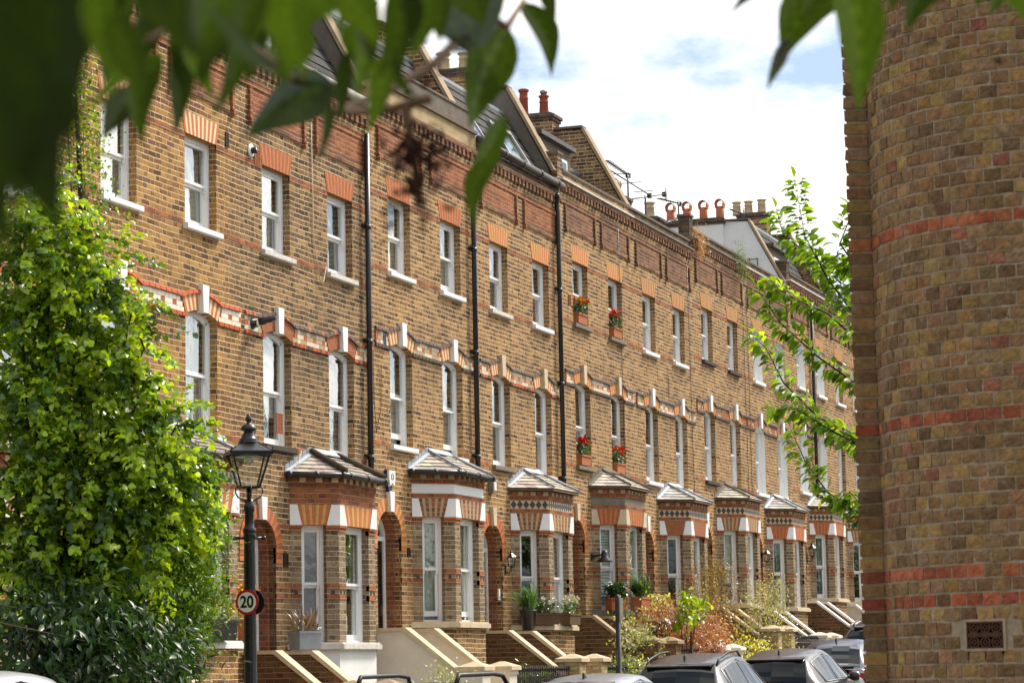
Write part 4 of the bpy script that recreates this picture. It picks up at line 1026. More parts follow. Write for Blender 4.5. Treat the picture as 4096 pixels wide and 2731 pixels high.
for (k, j, fl, lab, fl2) in ((4, 0, 1, 'terracotta box of red, orange and yellow lilies on the left top window sill', (ORA, YEL)), (4, 1, 1, 'terracotta box of bright red geraniums and orange lilies on the right top window sill', (RED, ORA)),
                             (4, 0, 0, 'terracotta box of massed red geraniums on the left first floor sill', (RED, RED)), (4, 1, 0, 'terracotta box of red geraniums with an orange bloom on the right first floor sill', (RED, ORA))):
    a, b = WY[j]; z = (Z2 if fl else Z1)
    pot_plant('flower_box', 'flower box', at(k, -.005, (a + b) / 2 - .08, z + .003), lab, (.085, .30, .20), 'terra',
              [('leaf', 110, G1, .09, .5, .26, 'leaves'), ('blade', 45, G2, .26, .10, .2, 'blades'), ('flower', 20, fl2[0], .05, .8, .32, 'blooms'), ('flower', 10, fl2[1], .055, .7, .36, 'bright_blooms')], FB)
bp = lambda k, x, y, z=-2.86: at(k, x, y, z)
pot_plant('plant_box', 'planter', bp(4, .42, 1.83), 'square terracotta planter of dark leaves under the white shutter', (.15, .18, .24), 'terra', [('leaf', 170, G3, .12, .5, .28, 'leaves')], None, -pi / 4)
pot_plant('plant_box', 'planter', bp(4, .63, 2.75), 'terracotta planter of long strappy green leaves on the bay sill', (.14, .30, .26), 'terra', [('blade', 150, G2, .5, .09, .3, 'leaves'), ('leaf', 60, YG, .08, .5, .3, 'pale_leaves')])
pot_plant('plant_pot', 'pot', at(3, .42, 1.30, -2.97), 'tall dark pot with bright green shoots on the stair wall', (.15, 0, .36), 'iron', [('blade', 60, (.10, .22, .025), .42, .13, .3, 'leaves')])
pot_plant('flower_trough', 'trough', bp(3, .42, 1.98), 'brown trough of white flowers at the near cant of the bay', (.12, .36, .20), 'wood', [('leaf', 160, G1, .09, .5, .2, 'leaves'), ('flower', 14, WHT, .05, .8, .26, 'blooms')], 'flower troughs on the bay sills', -pi / 4)
pot_plant('flower_trough', 'trough', bp(3, .66, 3.0), 'brown trough of cream white flowers at the front of the diamond tiled bay', (.11, .33, .20), 'wood', [('leaf', 100, G2, .08, .5, .2, 'leaves'), ('flower', 34, (.75, .72, .5), .05, .8, .30, 'blooms')], 'flower troughs on the bay sills')
pot_plant('plant_pot', 'pot', at(2, .22, 4.22, -2.86), 'small pot with a bright yellow green plant beside the bay sill end', (.12, 0, .18), 'iron', [('blade', 46, (.26, .36, .03), .34, .2, .2, 'leaves')])
pot_plant('plant_trough', 'trough', at(1, .34, 1.38, -2.965), 'lilac grey trough of dry trailing stems on the stair wall', (.14, .20, .26), 'lead', [('blade', 60, (.20, .12, .08), .34, .05, .3, 'stems'), ('leaf', 60, (.12, .11, .05), .06, .5, .2, 'leaves')], None, -.5)
pot_plant('flower_trough', 'trough', bp(0, .64, 2.72), 'black panelled trough of mixed pink and yellow flowers on the white sill', (.13, .42, .26), 'black', [('leaf', 150, G2, .07, .5, .3, 'leaves'), ('flower', 16, (.5, .22, .2), .05, .7, .38, 'blooms'), ('flower', 8, YEL, .05, .7, .2, 'bright_blooms')], 'flower troughs on the bay sills')
pot_plant('plant_pot', 'pot', at(0, .36, 4.20, -2.86), 'terracotta pot of yellow pansies and rust leaves by the lamp post', (.17, 0, .30), 'terra', [('leaf', 160, (.34, .13, .02), .09, .5, .42, 'leaves'), ('flower', 16, YEL, .06, .8, .42, 'blooms')])
pot_plant('plant_pot', 'pot', at(5, .35, .25, -2.95), 'low pot of cream variegated leaves on the stair wall by the terracotta planters', (.2, 0, .12), 'terra', [('leaf', 190, (.50, .52, .22), .10, .5, .34, 'leaves')])

def shrub(name, label, loc, blobs, n, L, ar, cols, mat='leaf', seed=1, stems=5, hang=.2, cl=18, clump=.10, inner=.5, cat='shrub'):
    t = thing(name, label, cat, loc); r = leaf_rng(seed); lv = Leaves()
    blob_leaves(lv, blobs, n, L, ar, cols, r, clump, hang, inner, .5, cl); lv.build('foliage', t, mat)
    mb = MB()
    for i in range(stems):
        b = blobs[i % len(blobs)]; e = Vector((b[0] + r.uniform(-.4, .4) * b[3], b[1] + r.uniform(-.4, .4) * b[4], b[2] + r.uniform(-.2, .6) * b[5])); m_ = e * .5 + Vector((r.gauss(0, .05), r.gauss(0, .05), 0))
        mb.tube([(r.gauss(0, .03), r.gauss(0, .03), -.1), m_, e], [.022, .016, .006], 'bark', 5)
    mb.build('stem', t); return t
ZG = lambda s: zroad(s) + .10
shrub('olive_bush', 'pale silvery variegated shrub beside the plain black post', (1.5, 47.7, ZG(47)), [(0, .1, 1.3, .35, .9, .45), (.1, -.7, .95, .3, .5, .4), (0, .9, 1.75, .3, .45, .4), (.1, .2, .6, .4, .9, .5), (0, -.5, 1.75, .2, .3, .35)], 2600, .075, .42, [(.30, .34, .20), (.42, .45, .30), (.16, .20, .08)], seed=3)
shrub('maple_bush', 'dusky red japanese maple in front of the steps', (1.4, 52.3, ZG(52)), [(0, .1, 1.15, .5, 1.3, .55), (.1, .9, 1.45, .4, .9, .42), (-.1, -1.6, 1.85, .4, .85, .28), (0, -.5, .6, .4, 1.3, .45)], 7200, .075, .34, [(.34, .12, .085), (.46, .21, .15), (.22, .07, .05), (.40, .22, .13)], seed=4, hang=.5)
shrub('young_tree', 'slender young tree with large bright lime green leaves before the maple', (1.7, 51.0, ZG(51)), [(0, .2, 2.15, .18, .40, .22), (0, -.25, 1.85, .14, .25, .32), (.1, .45, 2.0, .12, .2, .2)], 230, .16, .6, [(.22, .34, .02), (.12, .24, .02), (.30, .42, .03)], seed=5, hang=.7, cat='tree', cl=10, inner=.8)
shrub('bronze_shrub', 'tall loose bronze and olive shrub in front of the stairs', (1.2, 55.3, ZG(55)), [(0, -.8, 2.1, .4, .9, .75), (0, .4, 2.2, .35, .8, .6), (0, -1.6, 1.6, .3, .6, .6), (.1, .6, 1.3, .4, 1.2, .6), (0, -.1, 2.75, .25, .6, .35)], 5200, .065, .36, [(.20, .14, .035), (.26, .20, .05), (.12, .10, .025), (.24, .11, .04)], seed=6, inner=.9, clump=.14)
shrub('silver_shrub', 'open silvery leaved shrub arching over the far steps', (1.3, 59.0, ZG(59)), [(0, -.6, 1.7, .4, .9, .6), (0, .7, 2.05, .35, .6, .5), (0, 1.4, 1.5, .3, .6, .5), (.1, .2, .9, .4, 1.3, .5)], 3000, .07, .4, [(.30, .30, .19), (.22, .22, .11), (.40, .40, .29)], seed=7, inner=.9, clump=.13)
shrub('golden_bush', 'rounded golden yellow bush behind the parked cars', (1.5, 56.2, ZG(56)), [(0, 0, .85, .5, 1.2, .45), (.1, .9, .65, .4, .9, .45), (0, -.9, .55, .4, .7, .4)], 3600, .08, .42, [(.52, .50, .13), (.60, .58, .20), (.40, .40, .08)], seed=8)
shrub('daisy_bush', 'small grey green bush poking through the black railings', (1.45, 37.6, ZG(37)), [(0, 0, 1.25, .3, .55, .32), (0, .3, .9, .3, .6, .4), (0, -.1, .5, .3, .6, .4)], 1500, .07, .4, [(.30, .34, .16), (.42, .44, .24), (.18, .24, .09)], seed=9)
shrub('green_bush', 'low green plants along the railings at the foot of the black post', (1.5, 45.9, ZG(46)), [(0, 0, .75, .3, .9, .3), (0, .9, .9, .3, .6, .3)], 1300, .08, .45, [G2, (.16, .24, .04), (.30, .34, .08)], seed=10)
shrub('ivy_bush', 'dark green creeper beside the yellow brick gate piers', (1.0, 43.2, ZG(43)), [(0, 0, .9, .3, .5, .35)], 700, .07, .7, [G1, G2], seed=11)
r = leaf_rng(21)
for loc, lab, cols, bl in (((-.02, 62.62, 6.70), 'bright green fern sprouting from the parapet below the white gable', [(.14, .22, .04), (.09, .16, .03)], [(.1, 0, 0, .14, .42, .42), (.15, 0, -.35, .14, .32, .4)]),
                           ((-.02, 58.6, 6.62), 'dry pink weed hanging from the parapet step', [(.42, .22, .16), (.50, .30, .22)], [(.1, .1, 0, .08, .16, .18), (.12, .2, -.3, .07, .14, .25)])):
    t = thing('parapet_weed', lab, 'weed', loc, 0, 'weeds growing from the parapet'); lv = Leaves(); blob_leaves(lv, bl, 900, .09, .12, cols, r, .08, -.3, .9, .8, 15); lv.build('foliage', t)

# ------------------------------------------------------------------ street furniture
def txt_mesh(s, size, mat, extrude=.002):
    cu = bpy.data.curves.new('lettering', 'FONT'); cu.body = s; cu.size = size; cu.align_x = 'CENTER'; cu.align_y = 'CENTER'; cu.extrude = extrude; cu.offset = .0035
    o = bpy.data.objects.new('lettering', cu); COL.objects.link(o); bpy.context.view_layer.update()
    me = bpy.data.meshes.new_from_object(o.evaluated_get(bpy.context.evaluated_depsgraph_get())); bpy.data.objects.remove(o); bpy.data.curves.remove(cu)
    me.materials.clear(); me.materials.append(M[mat]); return me
M['signred'] = mat_plain('sign_red', (.50, .012, .018), .4, 0, .5, .06, 5); M['signwhite'] = mat_plain('sign_white', (.90, .90, .88), .4, 0, .5, .04, 5); M['signblack'] = mat_plain('sign_black', (.012, .012, .014), .4, 0, .4, .1, 5)
LX, LY, LG = 3.1, 27.2, -4.78
lamp = thing('street_lamp', 'black heritage street lamp with a glazed square lantern on the pavement', 'street lamp', (LX, LY, LG), radians(33))
mb = MB()
mb.lathe([(.17, 0), (.17, .08), (.14, .12), (.13, .9), (.15, .93), (.15, .98), (.10, 1.05), (.078, 1.15), (.070, 2.0), (.062, 3.02), (.062, 3.04), (.075, 3.05), (.075, 3.09), (.058, 3.11), (.052, 3.16), (.05, 3.28), (.062, 3.30), (.062, 3.36), (.048, 3.38), (.048, 3.42)], (0, 0, 0), 'black', 18)
mb.lathe([(.052, 2.98), (.068, 3.0), (.068, 3.05), (.052, 3.07)], (0, 0, 0), 'black', 16)
mb.build('post', lamp)
mb = MB(); a = radians(-58)
for s in (-1, 1): mb.tube([(0, 0, 2.99), (s * .15, s * .0, 2.99)], .016, 'black', 8); mb.lathe([(0, -.026), (.02, -.02), (.026, 0), (.02, .02), (0, .026)], (s * .165, 0, 2.99), 'black', 10)
mb.build('ladder_bar', lamp)
mb = MB()
for i in range(4):
    an = pi / 2 * i; c, s_ = cos(an), sin(an)
    P = lambda q, z: (q * c, q * s_, z)
    mb.tube([P(.03, 3.40), P(.07, 3.42), P(.125, 3.45), P(.155, 3.50), P(.15, 3.555), P(.115, 3.575), P(.09, 3.56)], .009, 'black', 6)
mb.tube([(0, 0, 3.40), (0, 0, 3.56)], .02, 'black', 8)
mb.build('scroll_bracket', lamp)
zb_, zt_ = 3.56, 3.95; hb, ht = .105, .215
mb = MB()
def sq(h, z): return [Vector((sx * h, sy * h, z)) for sx, sy in ((-1, -1), (1, -1), (1, 1), (-1, 1))]
lo, hi = sq(hb, zb_), sq(ht, zt_)
for i in range(4):
    j = (i + 1) % 4
    mb.tube([lo[i], hi[i]], .013, 'black', 4, sm=False); mb.tube([lo[i], lo[j]], .014, 'black', 4, sm=False); mb.tube([hi[i], hi[j]], .018, 'black', 4, sm=False)
    mb.slab([hi[i] + Vector((-.01, -.01, -.02)), hi[i] + Vector((.01, .01, -.02)), Vector((hi[i].x * 1.10, hi[i].y * 1.10, hi[i].z + .055))], (.008, -.008, 0), 'black')
mb.box(-hb, hb, -hb, hb, zb_ - .012, zb_, 'black')
mb.build('lantern_frame', lamp)
mb = MB()
for i in range(4): mb.poly([lo[i] * .98 + Vector((0, 0, .07)), lo[(i + 1) % 4] * .98 + Vector((0, 0, .07)), hi[(i + 1) % 4] * .985 + Vector((0, 0, .055)), hi[i] * .985 + Vector((0, 0, .055))], 'lampglass')
mb.build('pane', lamp, recalc=False)
mb = MB(); e, f = sq(.245, zt_ + .01), sq(.09, zt_ + .115)
for i in range(4): j = (i + 1) % 4; mb.poly([e[i], e[j], f[j], f[i]], 'black'); mb.poly([e[i], e[j], e[j] * .97 + Vector((0, 0, .08)), e[i] * .97 + Vector((0, 0, .08))][:2] + [e[j] + Vector((0, 0, -.035)), e[i] + Vector((0, 0, -.035))], 'black')
mb.poly(e[::-1], 'black')
for i in range(4): mb.tube([e[i], f[i]], .008, 'black', 4)
mb.lathe([(.115, zt_ + .10), (.12, zt_ + .125), (.10, zt_ + .135), (.11, zt_ + .15), (.09, zt_ + .165), (.075, zt_ + .20), (.055, zt_ + .24), (.05, zt_ + .25), (.092, zt_ + .262), (.092, zt_ + .275), (.075, zt_ + .31), (.03, zt_ + .33), (.022, zt_ + .345), (.038, zt_ + .375), (.036, zt_ + .395), (.012, zt_ + .44), (.0, zt_ + .455)], (0, 0, 0), 'black', 16)
mb.build('lantern_roof', lamp)
mb = MB(); mb.lathe([(.16, zt_ - .045), (.05, zt_ - .01), (.05, zt_)], (0, 0, 0), 'plast', 14); mb.lathe([(.0, zt_ - .12), (.035, zt_ - .10), (.04, zt_ - .05)], (0, 0, 0), 'blind', 10); mb.build('reflector', lamp)
for sg, lab in ((-1, 'round white speed limit sign with a red rim reading 20 on the lamp post'), (1, 'back of the twin round sign on the far side of the lamp post')):
    t = thing('speed_sign', lab, 'sign', (LX, LY + sg * .075, LG + 2.27), 0 if sg < 0 else pi)
    ax = Matrix.Rotation(pi / 2, 3, 'X')
    mb = MB(); mb.lathe([(0, -.004), (.145, -.004), (.145, .0), (0, .0)], (0, 0, 0), 'signblack', 40, False, ax); mb.box(-.07, .07, .0, .04, -.02, .02, 'signblack'); mb.build('back_plate', t)
    mb = MB(); mb.lathe([(.112, .004), (.142, .004), (.142, .0065), (.112, .0065), (.112, .004)], (0, 0, 0), 'signred', 40, False, ax); mb.build('rim', t)
    mb = MB(); mb.lathe([(0, .004), (.112, .004), (.112, .006), (0, .006)], (0, 0, 0), 'signwhite', 40, False, ax); mb.build('face', t)
    o = inst('numerals', txt_mesh('20', .165, 'signblack'), t, (0, -.0085, -.002), (pi / 2, 0, 0)); o.scale = (1, 1.12, 1)
t = thing('sign_post', 'plain black post with a torn sticker beside the silvery shrub', 'post', (3.5, 40.2, zroad(40) + .12))
mb = MB(); mb.lathe([(.06, 0), (.06, .05), (.042, .06), (.042, 2.46), (.0, 2.48)], (0, 0, 0), 'signblack', 14); mb.build('post', t)
mb = MB(); mb.box(.045, .062, -.09, .09, 2.06, 2.42, 'greystone'); mb.box(.042, .0455, -.09, .09, 2.06, 2.42, 'signblack'); mb.build('sign_plate', t)
mb = MB(); mb.slab([(.046 * cos(a), .046 * sin(a), z) for a, z in ((-2.0, 1.35), (-.7, 1.35))] + [(.046 * cos(a), .046 * sin(a), z) for a, z in ((-.7, 1.62), (-2.0, 1.60))], (.001, -.001, 0), 'greystone'); mb.build('sticker', t)

PIER = {0: ('red', 'coping'), 1: ('red', 'coping'), 2: ('stucco', 'stone'), 3: ('gaultpier', 'stone'), 4: ('stepbrick', 'coping'), 5: ('stucco', 'white'), 6: ('gaultpier', 'stone'), 7: ('stucco', 'stucco'), 8: ('stucco', 'stucco'), -1: ('red', 'coping'), 9: ('stucco', 'stucco')}
M['gaultpier'] = mat_brick('yellow_pier_brick', [(0, (.25, .17, .08)), (.5, (.48, .36, .17)), (1, (.56, .44, .24))], (.46, .37, .24), .2, .2)
words = {0: 'house with the clean orange arches', 1: 'house with the red brick bay', 2: 'house with the white banded bay', 3: 'house with the long skylights', 4: 'house with the flower boxes', 5: 'house past the flower boxes', 6: 'house behind the bronze shrub', 7: 'house under the white gable', 8: 'next to last house', -1: 'house behind the lime tree', 9: 'last house'}
for k in range(-1, 10):
    a, g = hbase(k); pm, cm = PIER[k]; zt = -3.46 if pm != 'stucco' else -3.58; zb = ZG(a) - .3 - g
    for nm, y in (('near', .085), ('far', 1.355)):
        gname = {'red': 'brick', 'gaultpier': 'yellow brick', 'stepbrick': 'brown brick', 'stucco': 'cream rendered'}[pm]
        t = thing('gate_pier', f'{gname} gate pier, {"nearer" if nm == "near" else "farther"} of two before the {words[k]}', 'gate pier', (1.62, a + y, g + zb), 0, 'gate piers along the pavement')
        mb = MB(); h = zt - zb; mb.box(-.18, .18, -.18, .18, 0, h - .09, pm)
        if pm == 'stucco': mb.box(-.20, .20, -.20, .20, h - .16, h - .09, pm)
        mb.build('shaft', t)
        mb = MB(); mb.box(-.24, .24, -.24, .24, h - .09, h - .03, cm); mb.mesh([(-.24, -.24, h - .03), (.24, -.24, h - .03), (.24, .24, h - .03), (-.24, .24, h - .03), (-.03, -.03, h + .05), (.03, -.03, h + .05), (.03, .03, h + .05), (-.03, .03, h + .05)], MB.BOXF, cm); mb.build('cap', t)
    if k >= 0:
        t = thing('railing', f'black spiked iron railing in front of the {words[k]}', 'railing', (1.62, a + 1.56, ZG(a)), 0, 'iron railings along the pavement')
        L = HW - 1.56 - .14; H = g - 3.64 - ZG(a)
        H = max(.7, H)
        mb = MB(); mb.box(-.02, .02, 0, L, .12, .15, 'black'); mb.box(-.02, .02, 0, L, H - .16, H - .135, 'black'); mb.build('rail', t)
        mb = MB(); n = int(L / .115)
        for i in range(n + 1):
            y = L * i / n; mb.tube([(0, y, .05), (0, y, H - .05)], .009, 'black', 5); mb.lathe([(.009, 0), (.022, .02), (.02, .04), (.0, .10)], (0, y, H - .06), 'black', 6)
        o = mb.build('bars', t); 
        mb = MB(); mb.box(-.12, .12, 0, L, -.3, .12, 'stone'); mb.build('kerbstone', t)

# ------------------------------------------------------------------ ground
def strip(name, d0, d1, dz, m, s0=-60., s1=400., n=92):
    mb = MB(); v = []
    for i in range(n + 1):
        s = s0 + (s1 - s0) * i / n; z = zroad(min(s, 130)) + dz; v += [(d0, s, z), (d1, s, z)]
    mb.mesh(v, [(2 * i, 2 * i + 1, 2 * i + 3, 2 * i + 2) for i in range(n)], m)
    return struct(mb.build(name, recalc=False))
strip('road', 3.95, 10.8, 0, 'asphalt'); strip('pavement', 1.9, 3.83, .12, 'paving'); strip('pavement', 10.92, 13.4, .12, 'paving'); strip('garden_ground', -.05, 1.9, .10, 'soil')
for d0 in (3.83, 10.80):
    mb = MB(); v = []; n = 92
    for i in range(n + 1):
        s = -60 + 460. * i / n; z = zroad(min(s, 130)); v += [(d0, s, z - .2), (d0, s, z + .124), (d0 + .12, s, z + .124), (d0 + .12, s, z - .2)]
    mb.mesh(v, [(4 * i + j, 4 * i + (j + 1) % 4, 4 * i + 4 + (j + 1) % 4, 4 * i + 4 + j) for i in range(n) for j in range(4)], 'kerb'); struct(mb.build('kerb'))
strip('ground', -900., 900., -.35, 'soil', -700., 900., 160)

# ------------------------------------------------------------------ round brick corner, right foreground
t = thing('brick_building', 'brown brick building corner, rounded, close by at the right edge', 'building', (13.78, 14.53, -5.2))
PR = 1.0; r = leaf_rng(5); CX, CY, CZ = 13.78, 14.53, -5.2
ang0 = math.atan2(-CY, 15.594 - CX)           # towards the street corner
PB = [(x * 1.0, y * .92, z * .78) for x, y, z in [(.27, .172, .090), (.29, .185, .098), (.235, .145, .082), (.32, .208, .095), (.255, .17, .105), (.225, .145, .088), (.28, .165, .095), (.34, .225, .095), (.18, .112, .066), (.27, .18, .108), (.25, .15, .088)]]
PRD = [(.36, .105, .050), (.40, .125, .058), (.30, .09, .05)]
CH = .0728; reds = {0: -1.035, 1: -2.10, 2: -2.885, 3: -3.04}
def course_kind(z):
    for q in reds.values():
        if abs(z - q) < CH * .5: return PRD
    return PB
mb = MB()
nb = 63
def curved_brick(mb, a0, a1, z0, z1, R, col):
    nx, nz = 6, 5; v = []
    for j in range(nz):
        for i in range(nx):
            fi, fj = i / (nx - 1), j / (nz - 1); edge = (i in (0, nx - 1)) or (j in (0, nz - 1)); corner = (i in (0, nx - 1)) and (j in (0, nz - 1))
            rr = R - (.0025 if edge else 0) + r.uniform(-.0022, .0022)
            a = a0 + (a1 - a0) * fi + r.uniform(-.0018, .0018); z = z0 + (z1 - z0) * fj + r.uniform(-.0018, .0018)
            v.append((rr * cos(a), rr * sin(a), z))
    b = len(v)
    ring = [i for i in range(nx)] + [nx * j + nx - 1 for j in range(1, nz)] + [nx * (nz - 1) + i for i in range(nx - 2, -1, -1)] + [nx * j for j in range(nz - 2, 0, -1)]
    v += [(x * (R - .03) / sqrt(x * x + y * y), y * (R - .03) / sqrt(x * x + y * y), z) for x, y, z in (v[i] for i in ring)]
    f = [(j * nx + i, j * nx + i + 1, (j + 1) * nx + i + 1, (j + 1) * nx + i) for j in range(nz - 1) for i in range(nx - 1)]
    m = len(ring); f += [(ring[i], b + i, b + (i + 1) % m, ring[(i + 1) % m]) for i in range(m)]
    mb.mesh(v, f, 'bricks', col)
VZ0, VZ1 = -3.285, -3.135; va = ang0 + .0
ncourse = 88
vent_a = ang0 - radians(26)
for c_ in range(ncourse):
    zc = -4.3 + c_ * CH; z0 = zc - CZ; kind = course_kind(zc + CH / 2 - .004)
    da = 2 * pi / nb; sh = (.5 if c_ % 2 else 0) + r.uniform(-.08, .08)
    for i in range(-24, 25):
        a0 = ang0 + (i + sh) * da; a1 = a0 + da; j0, j1 = r.uniform(.003, .0065), r.uniform(.003, .0065)
        if VZ0 - .06 < zc < VZ1 - .03 and a1 > vent_a - .115 and a0 < vent_a + .115: continue
        col = jit(r.choice(kind), .18, r)
        if kind is PRD and r.random() < .12: col = jit(r.choice(PB), .2, r)
        if kind is PB and r.random() < .025: col = jit((.30, .12, .07), .2, r)
        curved_brick(mb, a0 + j0, a1 - j1, z0 + r.uniform(.0035, .006), z0 + CH - r.uniform(.005, .008), PR + r.uniform(-.003, .003), col)
mb.build('curved_brickwork', t)
mb = MB(); v = []; n1, n2 = 150, 110
for j in range(n2 + 1):
    for i in range(n1 + 1):
        a = ang0 - 2.5 + 5. * i / n1; z = -.6 + 9. * j / n2; rr = PR - .0065 + noise.noise(Vector((a * 14, z * 14, 3))) * .0035 + noise.noise(Vector((a * 60, z * 60, 3))) * .002
        # pocket left open for the air brick
        zz = z + CZ
        if VZ0 - .01 < zz < VZ1 + .01 and abs(a - vent_a) < .10: rr -= .05
        v.append((rr * cos(a), rr * sin(a), z))
mb.mesh(v, [(j * (n1 + 1) + i, j * (n1 + 1) + i + 1, (j + 1) * (n1 + 1) + i + 1, (j + 1) * (n1 + 1) + i) for j in range(n2) for i in range(n1)], 'mortar'); mb.build('mortar_core', t)
# flat pier of single headers beside the drum
mb = MB(); rx, ry = .946, .324; L = Vector((-PR * rx, -PR * ry, 0)); tdir = Vector((-rx, -ry, 0)); back = Vector((.13, .9915, 0))
for c_ in range(ncourse):
    zc = -4.3 + c_ * CH; z0 = zc - CZ; kind = course_kind(zc + CH / 2 - .004)
    for dd in range(7):
        p0 = L + back * (.02 + dd * .235) + Vector((0, 0, z0 + .005)); off = r.uniform(-.003, .003)
        a, b = p0 + tdir * (.012), p0 + tdir * (.138 + off); ln = back * (.225 if dd else .215); col = jit(r.choice(kind), .28, r); hh = Vector((0, 0, CH - .013))
        if kind is PB: col = tuple(x * .92 for x in col)
        q = lambda p: p + Vector((r.uniform(-.003, .003), r.uniform(-.003, .003), r.uniform(-.003, .003)))
        m_ = (a + b) / 2 - back * .004
        mb.mesh([q(a), q(b), q(b + ln), q(a + ln), q(a + hh), q(b + hh), q(b + hh + ln), q(a + hh + ln)], MB.BOXF, 'bricks', col)
p = L + back * .028; mb.slab([p + tdir * -.02, p + tdir * .128, p + tdir * .128 + back * 1.6, p + tdir * -.02 + back * 1.6], (0, 0, 8.2), 'mortar')
mb.build('corner_pier', t)
mb = MB(); mb.slab([L + back * .1, L + back * 7, -L + back * 7, -L + back * .1], (0, 0, 8.2), 'mortar'); mb.build('rear_wall', t)
# terracotta air brick with six pierced roundels
va = vent_a; nrm_ = Vector((cos(va), sin(va), 0)); tg = Vector((-sin(va), cos(va), 0)); vc = Vector((0, 0, (VZ0 + VZ1) / 2 - CZ)) + nrm_ * (PR - .015)
M['rustvent'] = mat_plain('dark_terracotta', (.085, .038, .022), .8, 0, .2, .3, 30, .3)
mb = MB(); Q = lambda x, y, o=0.: vc + tg * x + Vector((0, 0, y)) + nrm_ * o
w2, h2 = .104, .068
for a, b, c2, d2 in ((-w2, w2, -h2 - .0, -h2 + .008), (-w2, w2, h2 - .008, h2), (-w2, -w2 + .008, -h2, h2), (w2 - .008, w2, -h2, h2), (-w2, w2, -.010, .012)):
    mb.slab([Q(a, c2), Q(b, c2), Q(b, d2), Q(a, d2)], nrm_ * .014, 'rustvent')
mb.slab([Q(-w2, -h2, -.03), Q(w2, -h2, -.03), Q(w2, h2, -.03), Q(-w2, h2, -.03)], nrm_ * .005, 'dark')
for cx in (-.064, 0, .064):
    for cy in (-.037, .039):
        for r0, r1 in ((.022, .030), (.007, .013)):
            n = 18
            for i in range(n):
                a, b = 2 * pi * i / n, 2 * pi * (i + 1) / n
                mb.slab([Q(cx + r0 * cos(a), cy + r0 * sin(a)), Q(cx + r1 * cos(a), cy + r1 * sin(a)), Q(cx + r1 * cos(b), cy + r1 * sin(b)), Q(cx + r0 * cos(b), cy + r0 * sin(b))], nrm_ * .010, 'rustvent')
        for i in range(4):
            c2, s2 = cos(pi / 2 * i), sin(pi / 2 * i)
            mb.slab([Q(cx + .012 * c2 - .003 * s2, cy + .012 * s2 + .003 * c2), Q(cx + .012 * c2 + .003 * s2, cy + .012 * s2 - .003 * c2), Q(cx + .024 * c2 + .003 * s2, cy + .024 * s2 - .003 * c2), Q(cx + .024 * c2 - .003 * s2, cy + .024 * s2 + .003 * c2)], nrm_ * .009, 'rustvent')
vo = mb.build('air_brick', t)
mb = MB()
for a, b, c2, d2 in ((-w2 - .014, w2 + .014, -h2 - .014, -h2), (-w2 - .014, w2 + .014, h2, h2 + .014), (-w2 - .014, -w2, -h2, h2), (w2, w2 + .014, -h2, h2)):
    mb.slab([Q(a, c2, -.02), Q(b, c2, -.02), Q(b, d2, -.02), Q(a, d2, -.02)], nrm_ * .034, 'mortar')
mb.build('mortar_surround', vo)

